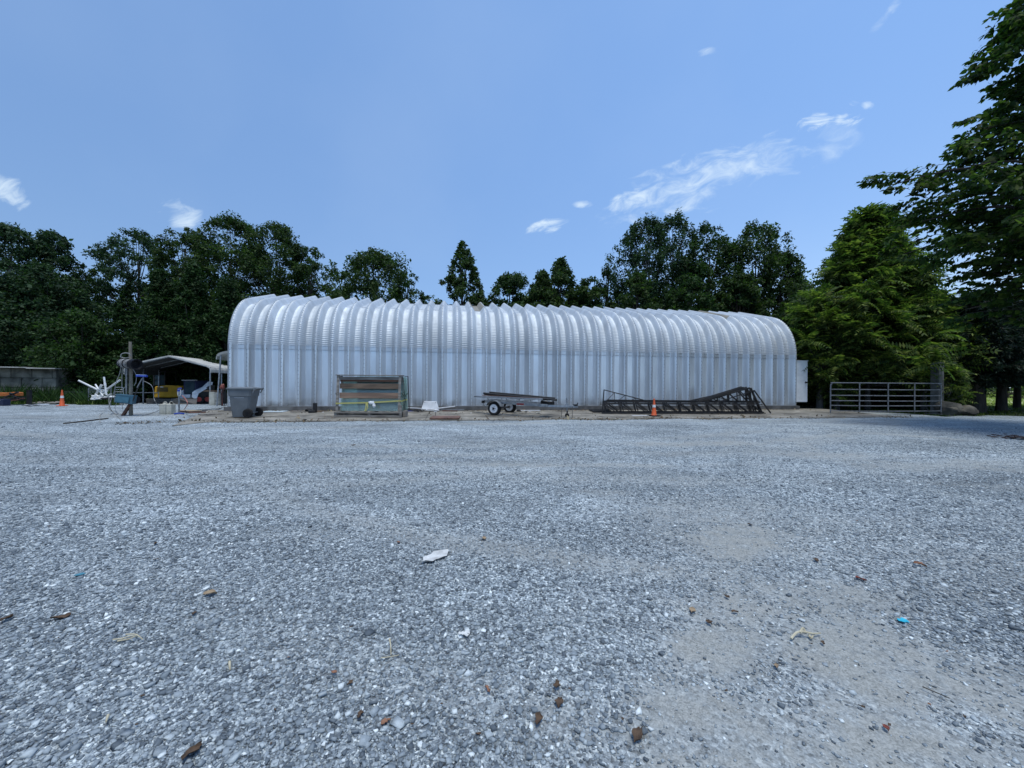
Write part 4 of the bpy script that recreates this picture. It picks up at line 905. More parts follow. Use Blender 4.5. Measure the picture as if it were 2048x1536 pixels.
for i in range(3):     # panes standing behind, sticking out on the right
    x1 = Wd+.03+.035*i
    mb = MB(); mb.prism([(Wd*.25, .74-.04*i, .205), (x1, .74-.04*i, .205), (x1, .50-.04*i+.05, Hh-.04*i-.01), (Wd*.25, .50-.04*i+.05, Hh-.04*i-.01)], (0, .012, 0)); part(mb, 'glass_pane', glassm, t)
mb = MB(); mb.beam((Wd+.11, .74, .22), (Wd+.11, .50, Hh-.02), .025, .025); mb.beam((Wd+.0, .5, Hh-.005), (Wd+.12, .5, Hh-.015), .02, .02); part(mb, 'edge_strip', blackp, t)
strap = mat('yellow_strap', (.50, .46, .14), (.40, .38, .12), rough=.6)
mb = MB(); mb.beam((.04, .02, .47), (Wd*.5, .06, .50), .012, .05); mb.beam((Wd*.5, .06, .50), (Wd-.02, .05, .57), .012, .05); mb.beam((Wd-.02, .04, .55), (Wd+.10, .46, .60), .012, .05)
mb.tube([(Wd*.47, .05, .5), (Wd*.475, .0, .36), (Wd*.46, -.02, .22)], .018, n=5); mb.tube([(Wd*.48, .05, .5), (Wd*.50, .0, .34), (Wd*.47, -.02, .21)], .016, n=5); part(mb, 'strap', strap, t)
mb = MB(); mb.blob((Wd*.56, .02, .50), (.10, .03, .05), jit=.4, seed=2); mb.blob((Wd*.59, .0, .41), (.05, .03, .06), jit=.4, seed=5); part(mb, 'strap_tag', whitep, t)
for (a, b_) in (((Wd-.02, .04, .85), (Wd+.12, .3, .72)), ((Wd-.02, .04, .7), (Wd+.18, .35, .86)), ((Wd+.05, .2, .9), (Wd+.1, .25, .5)), ((.03, .05, .82), (.02, .3, .7))):
    mb = MB(); mb.tube([a, (Vector(a)+Vector(b_))/2+Vector((0, 0, -.04)), b_], .012, n=5); part(mb, 'rope', mat('dark_green_rope', (.02, .05, .035), rough=.8), t)
mb = MB(); mb.box((Wd+.0, -.05, .21), (.07, .06, .42)); mb.box((Wd+.08, .3, .12), (.1, .3, .2)); part(mb, 'corner_block', woodg, t, bev=.003)

# ------------------------------------------------------------------ clutter right of the crate
p = PA(860, 817); Y = p.y
t = thing('chair_shell', 'white moulded plastic panel standing upright among scrap beside the glass crate', 'plastic panel', (p.x, p.y, apz(p)+.06), .05)
w0, w1, h = PXM(36, Y)/2, PXM(25, Y)/2, PXM(17, Y)
mb = MB(); mb.prism([(-w0, 0, 0), (w0, 0, 0), (w0*.9, .03, h*.35), (w1, .06, h), (-w1, .06, h), (-w0*.9, .03, h*.35)], (0, .03, 0)); mb.box((0, -.03, -.01), (w0*2.05, .16, .035)); part(mb, 'panel', whitep, t, bev=.012)
for s in (-1, 1):
    mb = MB(); mb.cyl((s*w1*.85, .05, h*.88), (s*w1*.85, .035, h*.88), .012); part(mb, 'screw', blackst, t)
def bar(name, a, b_, w, h, m, label, cat, group=None, lift=.02):
    a = PA(*a); b2 = PA(*b_); mb = MB(); mb.beam(a+Vector((0, 0, lift)), b2+Vector((0, 0, lift)), w, h); return solo(mb, name, m, label, cat, group, bev=.002)
p0 = PX(812, 815, Y+.1); p1 = PX(846, 817, Y); mb = MB(); mb.beam(p0, p1, .10, .03); solo(mb, 'white_board', whitep, 'long flat white strip left of the white plastic panel', 'board')
p0 = PX(876, 816.5, Y); p1 = PX(910, 812.5, Y+.3); mb = MB(); mb.beam(p0, p1, .08, .03); solo(mb, 'white_board', whitep, 'white strip sticking out to the right of the white plastic panel', 'board')
bar('blue_bar', (815, 822), (836, 822), .05, .06, blue, 'short dark blue bar lying under the white strip', 'bar')
mb = MB(); rn = random.Random(4)
for i in range(14):
    a = PA(rn.uniform(826, 862), rn.uniform(822, 825)); b2 = a+Vector((rn.uniform(-.6, .6), rn.uniform(-.1, .1), rn.uniform(.0, .08))); mb.tube([a+Vector((0, 0, .02)), a.lerp(b2, .5)+Vector((0, 0, .05)), b2+Vector((0, 0, .02))], .014, n=5, sub=2)
solo(mb, 'scrap_metal', blackst, 'tangle of thin black scrap bars under the white plastic panel', 'scrap')
bar('wood_bar', (884, 822.5), (915, 823), .06, .05, woodr, 'dark brown wooden bar on the concrete right of the white plastic panel', 'board')
bar('pallet_board', (882, 819), (930, 818), .2, .03, woodg, 'greyish board against the foundation left of the trailer', 'board')
p = PA(871, 831); t = thing('floor_stake', 'small white topped stake standing by the rusty plate', 'stake', (p.x, p.y, apz(p))); mb = MB(); mb.cyl((0, 0, 0), (0, 0, .13), .008, n=6); part(mb, 'rod', blackst, t); mb = MB(); mb.box((0, 0, .14), (.11, .05, .018)); part(mb, 'cap', whitep, t)
bar('pvc_strip', (1030, 817), (1080, 817), .09, .03, whitep, 'white strip lying behind the trailer along the foundation', 'strip')
for (x, y, s, m_, lb) in ((942, 826.5, 3.5, whitep, 'tiny white scrap on the concrete left of the trailer wheel'), (1006, 830, 3.5, whitep, 'small white scrap on the concrete just right of the near trailer wheel'), (1052, 824.5, 6, blackp, 'black scrap on the concrete between trailer wheel and jack'), (1060, 823.5, 5, whitep, 'white scrap touching the black scrap under the trailer'), (1076, 827, 8, beige, 'flat pale scrap on the concrete under the trailer tongue'), (1037, 823, 12, blackp, 'dark crumpled cloth behind the trailer near the far wheel'), (1149, 821, 4, cardb, 'small brown scrap on the concrete right of the trailer jack'), (646, 825, 4, whitep, 'tiny white scrap between the black post and the crate')):
    p = PA(x, y); mb = MB(); r = PXM(s, p.y)/2; mb.blob((p.x, p.y, apz(p)+r*.28), (r, r*.8, r*.35), n=7, m=5, jit=.3, seed=int(x)); solo(mb, 'scrap', m_, lb, 'scrap')
bar('broken_pipe', (882, 822), (928, 821), .03, .03, galvs, 'thin rusty rod lying across the concrete left of the trailer', 'rod', lift=.05)

# ------------------------------------------------------------------ trailer
pw = PA(989, 830.6); Yw = pw.y; zt0 = apz(pw)
TA = .45; t = thing('utility_trailer', 'small galvanised trailer frame on white wheels carrying black pipes', 'trailer', (pw.x, pw.y, zt0), -TA)
L1 = PXM(1, Yw)    # one photo pixel in metres here
def T(px, py, dy=0.0):
    k = (px-1024)/FPX; a = (k*pw.y-pw.x)/(math.cos(TA)+math.sin(TA)*k); return Vector((a, dy, PX(px, py, pw.y-math.sin(TA)*a).z-zt0))
def TWo(px, py, dy=0.0):     # world point on the trailer's lengthwise plane dy metres in from its near side
    k = (px-1024)/FPX; ox, oy = pw.x+math.sin(TA)*dy, pw.y+math.cos(TA)*dy; a = (k*oy-ox)/(math.cos(TA)+math.sin(TA)*k); return PX(px, py, oy-math.sin(TA)*a)
rw = PXM(13.6, Yw); TW = 1.3
for y, nm in ((0, 'near'), (TW, 'far')):
    c = Vector((0 if y == 0 else .26*0, y, rw)); mb = MB(); mb.lathe([(rw*.62, -.07), (rw*.9, -.085), (rw, -.06), (rw, .06), (rw*.9, .085), (rw*.62, .07)], c, (0, 1, 0), 28)
    wl = part(mb, 'wheel', rubber, t, smooth=True)
    mb = MB(); mb.lathe([(rw*.64, -.075), (rw*.60, -.05), (rw*.35, -.03), (rw*.3, -.065), (.001, -.07)], c, (0, -1 if 0 else 1, 0), 28)
    part(mb, 'rim', whitep, wl, smooth=True)
    mb = MB(); mb.cyl(c+Vector((0, -.10, 0)), c+Vector((0, .0, 0)), rw*.16, n=12)
    for k in range(5):
        a = k*2*PI/5; mb.cyl(c+Vector((math.cos(a)*rw*.28, -.085, math.sin(a)*rw*.28)), c+Vector((math.cos(a)*rw*.28, -.03, math.sin(a)*rw*.28)), rw*.055, n=6)
        mb.cyl(c+Vector((math.cos(a+.6)*rw*.47, -.062, math.sin(a+.6)*rw*.47)), c+Vector((math.cos(a+.6)*rw*.47, -.03, math.sin(a+.6)*rw*.47)), rw*.075, n=8)
    part(mb, 'hub', blackst, wl, smooth=True)
    mb = MB(); n = 12; vs = []; fs = []
    for i in range(n+1):
        a = PI*(.10+.78*i/n); 
        for yy in (-.13, .10): vs.append(c+Vector((math.cos(a)*rw*1.22, yy, math.sin(a)*rw*1.17)))
        for yy in (.10, -.13): vs.append(c+Vector((math.cos(a)*rw*1.27, yy, math.sin(a)*rw*1.22)))
    for i in range(n):
        for k in range(4): fs.append((i*4+k, (i+1)*4+k, (i+1)*4+(k+1) % 4, i*4+(k+1) % 4))
    fs += [(0, 1, 2, 3), tuple(reversed([n*4+k for k in range(4)]))]
    mb.add(vs, fs); mb.cyl(c+Vector((0, 0, 0)), c+Vector((0, .12, 0)), .02); part(mb, 'fender', galvs, t, smooth=True)
mb = MB(); mb.cyl((0, 0, rw), (0, TW, rw), .03); part(mb, 'axle', blackst, t)
mb = MB(); zf = T(1000, 806).z
for y in (.16, TW-.16): mb.beam((T(966, 805).x, y, zf+.04), (T(1092, 806).x, y, zf-.05), .05, .09)
mb.beam((T(966, 805).x, .14, zf+.05), (T(966, 805).x, TW-.14, zf+.05), .05, .09)
mb.beam((T(1010, 805).x, .14, zf+.02), (T(1010, 805).x, TW-.14, zf+.02), .05, .07); mb.beam((T(1075, 805).x, .14, zf-.04), (T(1075, 805).x, TW-.14, zf-.04), .05, .07)
mb.beam((T(1075, 806).x, .16, zf-.06), (T(1140, 815).x, TW/2, T(1140, 815).z), .05, .08); mb.beam((T(1075, 806).x, TW-.16, zf-.06), (T(1140, 815).x, TW/2, T(1140, 815).z), .05, .08)
mb.beam((T(1010, 806).x, TW/2, zf-.05), (T(1145, 815).x, TW/2, T(1145, 815).z), .07, .07)
part(mb, 'frame', galvs, t, bev=.003)
mb = MB()
for y in (.02, TW-.02):
    mb.beam(T(952, 793, y), T(1085, 798.5, y), .06, .05)
for px, a, b_ in ((973, 796, 804), (1010, 797, 806), (1058, 799, 806)):
    for y in (.1, TW-.1): mb.beam(T(px, a, y), T(px+3, b_, y), .03, .03)
mb.beam(T(966, 794, 0), T(966, 794, TW), .05, .05); mb.beam(T(1078, 798, 0), T(1078, 798, TW), .05, .05)
mb.beam(T(1000, 800, .1), T(1058, 806, .1), .02, .02); mb.beam(T(1010, 806, .1), T(1070, 799, .1), .02, .02)
part(mb, 'upper_rails', galvs, t, bev=.003)
mb = MB(); mb.box(T(1038, 808.5, .12), (PXM(15, Yw), .02, .05)); part(mb, 'reflector', redm, t)
for y in (.02, TW-.02):
    mb = MB(); mb.box(T(966, 803.5, y), (.07, .12, .09)); mb.tube([T(966, 806, y), T(968, 812, y), T(971, 808, y)], .006, n=5); part(mb, 'tail_light', blackp, t, bev=.004)
# spare wheel lying flat
c = T(1084, 807, TW/2-.1); mb = MB(); mb.lathe([(rw*.6, -.05), (rw*.92, -.075), (rw, -.05), (rw, .05), (rw*.92, .075), (rw*.6, .06)], c, (0.06, 0, 1), 28); sp_ = part(mb, 'spare_wheel', rubber, t, smooth=True)
mb = MB(); mb.lathe([(rw*.66, .066), (rw*.64, .078), (rw*.3, .070), (.01, .085)], c, (0.06, 0, 1), 28); part(mb, 'rim', whitep, sp_, smooth=True)
mb = MB(); q = T(1124, 812, TW/2); mb.cyl(T(1122.5, 797, TW/2-.05), T(1123.5, 826, TW/2-.05), .022, n=10); mb.cyl(T(1123, 798, TW/2-.05), T(1128, 803, TW/2-.1), .01, n=6); mb.box(T(1123, 812, TW/2-.05), (.09, .1, .08)); part(mb, 'jack_post', galvs, t)
mb = MB(); c = T(1125, 832.5, TW/2-.12); c.z = .07; mb.lathe([(.02, -.03), (.07, -.03), (.07, .03), (.02, .03)], c, (0, 1, 0)); mb.beam(T(1124, 824, TW/2-.05), c, .05, .03); part(mb, 'jack_wheel', blackp, t)
mb = MB(); mb.box(T(1140, 812, TW/2), (.16, .09, .06)); mb.beam(T(1143, 812, TW/2), T(1145, 807, TW/2), .03, .03); part(mb, 'coupler', blackst, t, bev=.004)
mb = MB(); 
for px in (1115, 1137): 
    e = T(px, 832, TW/2-.2); e.z = .0; mb.tube([T(px+(2 if px < 1120 else -3), 813, TW/2), T(px, 822, TW/2-.2), e], .009, n=6)
part(mb, 'safety_chain', blackst, t)
# load
GL = 'black pipes loaded on the trailer'
for (a, b_, r, dy, lb) in (((967, 786.5), (1114, 800), .036, .25, 'thick black pipe lying nearest on the trailer load'), ((979, 784.5), (1110, 796.5), .032, .5, 'topmost black pipe of the load on the trailer'), ((969, 788.5), (1100, 799.5), .034, .42, 'black pipe tucked under the topmost pipe on the trailer'), ((975, 788), (1108, 798.5), .034, .62, 'rearmost black pipe on the trailer load')):
    mb = MB(); mb.pipe(TWo(*a, dy), TWo(*b_, dy), r, r*.85, 16); solo(mb, 'pipe', blackst, lb, 'pipe', GL, smooth=True)
for (a, b_, w, h_, dy, m_, lb) in (((965, 790.5), (1085, 797), .05, .02, .18, rust, 'rusty flat bar lying along the near side of the trailer load'), ((966, 792.5), (1040, 798), .08, .03, .3, mat('tan_board', (.40, .28, .20), (.25, .17, .12), rough=.8), 'tan wooden board under the black pipes on the trailer'), ((952, 793), (965, 794), .3, .03, .45, blackst, 'dark plate sticking out at the rear of the trailer load')):
    mb = MB(); mb.beam(TWo(*a, dy), TWo(*b_, dy), w, h_); solo(mb, 'bar', m_, lb, 'bar', bev=.002)

# ------------------------------------------------------------------ stacked roof trusses
def truss_parts(t, W, Hc, xk, xa, Ha, foot, n=11, th=.034):
    top = MB(); top.beam((.0, 0, Hc), (W*.985, 0, Hc), th, th); part(top, 'top_chord', trussm, t)
    bot = MB(); bot.beam((-.03, 0, .03), (W+.02, 0, .03), th, th*1.15); part(bot, 'bottom_chord', trussm, t)
    g = MB(); g.beam((xk, 0, Hc), (xa, 0, Ha), th, th); g.beam((xa, 0, Ha), (foot, 0, .03), th, th*1.3)
    if xa < foot: g.beam((xa-.03, 0, Ha), (xa-.03, 0, Hc), th, th*.8)
    part(g, 'raised_heel', trussm, t)
    wb = MB()
    for i in range(n):
        x0 = W*i/n; x1 = W*(i+1)/n
        wb.beam((x0+.02, .0, Hc), (x1-.02, 0, .03), th*.5, th*.5)
        wb.beam((x0+.13, 0, .03), (x0+.02, 0, Hc), th*.5, th*.5)
    m = max(2, int(abs(xa-xk)/.42))
    for i in range(m):
        u0 = xk+(xa-xk)*i/m; u1 = xk+(xa-xk)*(i+1)/m; z1 = Hc+(Ha-Hc)*(i+1)/m; z0 = Hc+(Ha-Hc)*i/m
        wb.beam((u1, 0, z1), (u1, 0, Hc), th*.5, th*.5) if i < m-1 else None
        wb.beam((u0, 0, z0), (u1, 0, Hc), th*.5, th*.5) if i else None
    part(wb, 'web_bars', trussm, t)
pt = PA(1206, 828.5); Yt = pt.y; u = PXM(1, Yt)
lbs = ['front most dark steel lattice truss of the stack behind the traffic cone', 'dark steel truss turned round with its raised end at the left of the stack', 'third dark steel truss from the front in the stack', 'fourth dark steel truss from the front in the stack', 'fifth dark steel truss from the front in the stack', 'sixth dark steel truss from the front in the stack', 'seventh dark steel truss from the front in the stack', 'rearmost dark steel truss of the stack nearest the wall']
GT = 'steel trusses stacked in front of the building'
tx = math.atan(.09)
def mk(i, mirror=False):
    dx, dy = i*.035+(.0 if i < 2 else .05*math.sin(i*2)), .03+i*.10
    t = thing('roof_truss', lbs[i], 'steel truss', (pt.x+dx, pt.y+dy, apz((pt.x, pt.y+dy))+.01+(.0 if i != 3 else .02)), tx, GT); return t
hu = u; u = u*1.065; W = 325*u; t = mk(0); t.rotation_euler[0] = -.06
g = dict(W=W, Hc=20*u)
truss_parts(t, W, 20*hu, 215*u, 304*u, 49*hu, 337*u)
for i in (2, 3, 4, 5, 6, 7):
    t2 = mk(i); t2.rotation_euler[0] = -.06-.008*i
    truss_parts(t2, W, (22.5+i*.3)*hu, (192-3*i)*u, (306-i*1.5)*u, (52+.8*(i % 3))*hu, (330-3*i)*u)
t = mk(1); t.rotation_euler[0] = -.04     # turned the other way round: raised end at the left
truss_parts(t, W*.97, 21*hu, 105*u, 2*u, 48*hu, -2*u)
# dark post of the front left end
# angle irons / purlins resting on the stack
for k, (a, b_, dy) in enumerate([((1398, 801), (1487, 774.5), .55), ((1404, 802), (1493, 774.5), .66), ((1412, 802), (1499, 775.5), .78), ((1400, 799), (1483, 773.5), .9)]):
    mb = MB(); mb.beam(PX(*a, Yt+dy), PX(*b_, Yt+dy), .05, .045)
    solo(mb, 'steel_purlin', trussm, ['sloping dark steel bar on the raised end of the truss stack, nearest one', 'second sloping dark steel bar on the raised end of the truss stack', 'third sloping dark steel bar on the raised end of the truss stack', 'rearmost sloping dark steel bar reaching highest on the truss stack'][k], 'steel bar', 'sloping bars resting on the truss stack')
for k, (y0, dy) in enumerate([(799.5, .52), (800.5, .64), (803, .36)]):
    mb = MB(); mb.beam(PX(1214, y0+.2, Yt+dy), PX(1400, y0+2, Yt+dy+.15), .07, .03); solo(mb, 'steel_beam', trussm, ['long dark beam lying flat along the top of the truss stack at the back', 'long dark beam lying along the middle of the truss stack top', 'long dark beam lying just behind the front truss top chord'][k], 'steel beam', 'long beams laid on the truss stack')
mb = MB()
for k in range(4):
    a = PA(1178+k*3, 823+k*1.2); mb.beam(a+Vector((0, 0, .06)), a+Vector((.75, .25, .08)), .07, .06)
solo(mb, 'black_bar_bundle', blackst, 'low bundle of black bars poking out at the left end of the truss stack', 'bar bundle')
flat('wet_patch_sheet', 1280, 831.3, 32, .9, whitep, 'thin white strip of sheet lying on the concrete left of the traffic cone', 'strip', .008, .0)

gatem = mat('weathered_gate_pipe', (.26, .27, .285), (.15, .16, .17), scale=8, rough=.5, metal=.5)
# ------------------------------------------------------------------ pipe gate and its post
pg = PGG(1661, 828); Yg = PG(1661, 828, 0).y
a = PX(1661, 818, 17.2); b2 = PX(1882, 818, 17.35)
t = thing('pipe_gate', 'galvanised tube farm gate with six rails standing before the dark trees', 'gate', (a.x, a.y, gz1(a.x, a.y)), math.atan2(b2.y-a.y, b2.x-a.x))
GWd = (b2-a).length; zb = PX(1661, 821.5, 17.2).z; zt = PX(1661, 765.5, 17.2).z; z0 = gz1(a.x, a.y); zb -= z0; zt -= z0; r = .024
mb = MB(); pts = [(0, 0, .0), (0, 0, zt-.2), (.03, 0, zt-.07), (.08, 0, zt-.02), (.18, 0, zt), (GWd/2, 0, zt-.0), (GWd-.18, 0, zt), (GWd-.08, 0, zt-.02), (GWd-.03, 0, zt-.07), (GWd, 0, zt-.2), (GWd, 0, zb-.05)]
mb.tube(pts, r, n=8, sub=2); part(mb, 'frame', gatem, t, smooth=True)
for f in (0, .19, .36, .55, .765):
    z = zb+(zt-zb)*f; mb = MB(); mb.tube([(0, 0, z), (GWd*.3, 0, z-.012*(f < .3)), (GWd*.65, 0, z-.004), (GWd, 0, z+.01)], r*.9, n=8, sub=3); part(mb, 'rail', gatem, t, smooth=True)
for f in (.255, .513, .753):
    mb = MB(); mb.box((GWd*f, -.03, (zb+zt)/2-.01), (.05, .012, zt-zb+.06)); part(mb, 'upright', gatem, t)
for z in (zt-.25, zb+.15):
    mb = MB(); mb.box((GWd+.04, .03, z), (.08, .05, .07)); part(mb, 'hinge', blackst, t)
q = PX(1880, 832, 17.6)
mb = MB(); s = PXM(15, 17.6); hp = PX(1876, 725, 17.6).z; mb.box((0, 0, hp/2-.15), (s, s*.9, hp+.3)); t = thing('gate_post', 'square grey concrete post at the hinge end of the pipe gate', 'post', (q.x-.03, q.y+.1, 0), .25)
part(mb, 'shaft', mat('post_concrete', (.15, .15, .14), (.07, .073, .065), scale=4, rough=.9, bump=.3), t, bev=.012)
mb = MB(); mb.box((0, 0, .03), (s*1.7, s*1.7, .06)); part(mb, 'footing', concd, t, bev=.01)
# boulder / weathered log beside the post
q = PX(1912, 828, 17.4); mb = MB()
def rock(c, r, seed, n=26, m=16):
    b_ = MB(); b_.blob((0, 0, 0), (1, 1, 1), n, m); rn = random.Random(seed); k1 = [Vector((rn.gauss(0, 1), rn.gauss(0, 1), rn.gauss(0, 1))).normalized() for _ in range(12)]; off = [rn.uniform(.5, .88) for _ in k1]
    out = []
    for v in b_.v:
        v = v.copy()
        for d, o in zip(k1, off):
            s = v.dot(d)
            if s > o: v -= d*(s-o)*.97
        v *= 1+.05*math.sin(9*v.x+5*v.y)*math.sin(7*v.z+3*v.x)+rn.uniform(-.035, .035); out.append(Vector((v.x*r[0], v.y*r[1], v.z*r[2]))+Vector(c))
    return out, b_.f
for c, rr, sd in (((-.22, .1, .33), (.52, .4, .42), 1), ((.30, .0, .18), (.55, .38, .27), 2), ((-.35, -.05, .15), (.35, .3, .25), 4)):
    v, f = rock(Vector((q.x, q.y, 0))+Vector(c), rr, sd); mb.add(v, f)
solo(mb, 'boulder', mat('rock', (.13, .118, .095), (.04, .038, .032), scale=3, rough=.9, bump=.9, bscale=9), 'low craggy grey brown boulder right of the concrete gate post', 'boulder', smooth=True, angle=28)
# fallen branches near the door
for k, (x0, y0) in enumerate([(1607, 818), (1632, 816)]):
    mb = MB(); rn = random.Random(k+3); a = PA(x0, y0)
    for j in range(9):
        b0 = a+Vector((rn.uniform(-.1, .3), rn.uniform(-.1, .1), .03)); mb.tube([b0, b0+Vector((rn.uniform(-.3, .5), rn.uniform(-.2, .2), rn.uniform(.02, .16))), b0+Vector((rn.uniform(-.4, .8), rn.uniform(-.3, .3), rn.uniform(.0, .12)))], lambda q: .014*(1.1-q), n=5, sub=3)
    solo(mb, 'fallen_branch', BARK, ['bare fallen twigs lying under the open steel door', 'bare fallen twigs on the gravel between the door and the gate'][k], 'branch')
mb = MB(); a = PGG(2028, 877); rn = random.Random(9)
for j in range(46):
    c = a+Vector((rn.gauss(0, .22), rn.gauss(0, .18), .015+rn.random()*.05)); mb.blob(c, (.05, .04, .012), n=5, m=4, jit=.5, seed=j)
solo(mb, 'leaf_pile', mat('rotten_leaves', (.07, .045, .04), (.03, .02, .02), scale=12, rough=.95), 'small heap of dark rotten leaves on the gravel near the right edge', 'leaf pile')

# ------------------------------------------------------------------ post with cable spool
pp = PGG(262, 831); Yp = pp.y
t = thing('service_post', 'tall round wooden post with a dark cable spool near its top', 'post', (pp.x, pp.y, gz1(pp.x, pp.y)), 0)
O = Vector((pp.x, pp.y, gz1(pp.x, pp.y)))
def Q(px, py, dy=0.0): return PX(px, py, Yp+dy)-O
mb = MB(); mb.tube([(0, 0, -.3), Q(261.5, 760), Q(260.5, 683.5)], lambda q: .062*(1-.28*q), n=12); part(mb, 'pole', polew, t, smooth=True)
mb = MB(); mb.beam(Q(243, 836, -.1)*1, Q(262, 806, -.05), .10, .07); part(mb, 'brace', woodr, t, bev=.004)
c0 = Q(244, 726.5, -.14); c1 = Q(274, 729, -.34)
ax = (c1-c0).normalized(); mb = MB(); L_ = (c1-c0).length; rs = PXM(9.6, Yp)
mb.lathe([(rs, 0), (rs, .03), (rs*.72, .03), (rs*.72, L_*.35), (rs, L_*.35), (rs, L_*.4), (rs*.75, L_*.4), (rs*.75, L_*.7), (rs*1.05, L_*.7), (rs*1.12, L_), (rs*.95, L_), (rs*.6, L_*.85), (rs*.3, L_*.85)], c0, ax, 28)
part(mb, 'cable_spool', blackp, t, smooth=True)
mb = MB(); rn = random.Random(2)
d_, x_, y_ = mb.frame(c0, c1)
for k in range(11):
    cc = c0+ax*(L_*(.05+.06*k)); rr = rs*(.80+.1*rn.random()); tl = rn.uniform(-.03, .03)
    mb.tube([cc+ax*(tl*math.sin(a*PI/8))+(x_*math.cos(a*PI/8)+y_*math.sin(a*PI/8))*rr for a in range(17)], .011, n=5, sub=1)
hosem = mat('grey_hose', (.36, .36, .35), (.24, .24, .23), scale=4, rough=.6)
part(mb, 'wound_cable', hosem, t, smooth=True)
mb = MB(); mb.tube([Q(241, 714, -.2), Q(243, 708, -.2), Q(250, 706, -.2), Q(258, 707, -.15), Q(262, 712, -.1)], .013, n=6); mb.tube([Q(241, 714, -.2), Q(250, 716, -.2), Q(258, 715, -.1)], .01, n=6); part(mb, 'cable_loop', hosem, t, smooth=True)
mb = MB(); s = -.25
for pts in ([(243, 720), (240, 745), (232, 765), (228, 785), (222, 800), (218, 815), (224, 822), (236, 826)], [(245, 722), (244, 750), (244, 778)], [(244, 722), (246, 740), (252, 754), (251, 770), (253, 788)], [(254, 735), (252, 750), (251, 772)], [(266, 738), (272, 750), (272, 764), (268, 771)], [(250, 774), (243, 784), (240, 797), (232, 808), (230, 818), (236, 824), (246, 825), (254, 815), (258, 808)], [(218, 795), (219, 812), (226, 823), (238, 832), (242, 837)], [(214, 818), (203, 824), (199, 832), (201, 842)], [(214, 818), (222, 820), (232, 826)], [(245, 808), (245, 818), (250, 826), (256, 820)]):
    mb.tube([Q(x, y, s+.02*i) if y < 818 else PGG(x, y+4)-O+Vector((0, 0, .015+max(0, 826-y)*.012)) for i, (x, y) in enumerate(pts)], .0095, n=5); s += .03
part(mb, 'hanging_cables', hosem, t, smooth=True)
# blue metal box hung low on the post
mb = MB(); c = Q(252.5, 798, -.22); mb.box(c, (PXM(29, Yp), .24, PXM(17, Yp)), (.0, .13, .25)); tb = thing('metal_box', 'blue metal box tilted at the foot of the cable spool post', 'box', (O.x+c.x, O.y+c.y, O.z+c.z-.2)); mb.v = [v+O for v in mb.v]; part(mb, 'casing', teal, tb, w=True, bev=.01)
mb = MB(); mb.cyl(O+Q(266, 799, -.05), O+Q(273, 800, -.08), PXM(7.5, Yp), n=20); part(mb, 'round_end', blackp, tb, w=True, smooth=True)
mb = MB(); mb.box(O+c+Vector((0, -.155, -.01)), (PXM(22, Yp), .012, PXM(11, Yp)), (.0, .13, .25)); part(mb, 'front_plate', mat('blue_metal_light', (.06, .17, .23), rough=.5), tb, w=True)
# push broom leaning upside down: blue head at the top
tb = thing('push_broom', 'push broom leaning upside down by the post with its blue head up', 'broom', (O.x+Q(270, 812, 0).x, O.y-.3, O.z)); mb = MB(); mb.tube([O+Q(262, 810, -.25), O+Q(283.5, 757, -.3)], .018, n=8, sub=1); part(mb, 'handle', blackst, tb, w=True, smooth=True)
mb = MB(); mb.tube([O+Q(274, 775, -.33), O+Q(284, 757, -.33)], .014, n=8, sub=1); part(mb, 'sleeve', galvs, tb, w=True, smooth=True)
mb = MB(); mb.box(O+Q(283.5, 752, -.3), (PXM(19, Yp), .09, PXM(3.4, Yp)), (0, .03, .1)); part(mb, 'head', blue, tb, w=True, bev=.01)
mb = MB(); mb.box(O+Q(282.5, 750, -.3), (PXM(16, Yp), .07, .03), (0, .03, .1)); part(mb, 'bristles', mat('pale_blue', (.35, .45, .62), rough=.8), tb, w=True)
mb = MB(); pr = [(286, 762), (292, 764), (303, 771), (307, 783), (308, 797), (314, 808), (323, 817), (316, 822), (300, 828), (284, 832)]
mb.tube([PX(x, y, Yp-.2+.05*i) if i < 6 else PGG(x, y)+Vector((0, 0, .02)) for i, (x, y) in enumerate(pr)], .01, n=5); solo(mb, 'hose', hosem, 'thin grey hose looping from the blue broom head down to the plastic jugs', 'hose', smooth=True)
mb = MB(); mb.beam(PGG(128, 848)+Vector((0, 0, .015)), PGG(215, 838)+Vector((0, 0, .02)), .06, .03); solo(mb, 'branch', BARK, 'long dark stick lying on the gravel left of the post foot', 'stick')

# jugs
GJ = 'plastic jugs on the gravel'
for k, (x, lb) in enumerate(((329, 'dirty white plastic jug with a black cap, left one of a pair'), (341, 'dirty white plastic jug with a black cap, right one of a pair'))):
    p = PGG(x, 828); w = PXM(11.5, p.y); h = PXM(22, p.y); t = thing('plastic_jug', lb, 'jug', (p.x, p.y, gz1(p.x, p.y)), .05, GJ)
    mb = MB(); mb.box((0, 0, h*.46), (w, w*1.1, h*.92)); mb.box((w*.1, 0, h*.97), (w*.6, w*.7, h*.12), taper=.7); part(mb, 'body', beige, t, bev=.025)
    mb = MB(); mb.tube([(-w*.1, 0, h*.98), (-w*.05, 0, h*1.12), (w*.3, 0, h*1.08), (w*.38, 0, h*.9)], .012, n=6); part(mb, 'handle', beige, t, smooth=True)
    mb = MB(); mb.cyl((-w*.36 if k == 0 else w*.30, -w*.2, h*.9), (-w*.36 if k == 0 else w*.30, -w*.2, h*1.1), .034); part(mb, 'cap', blackp, t, smooth=True)
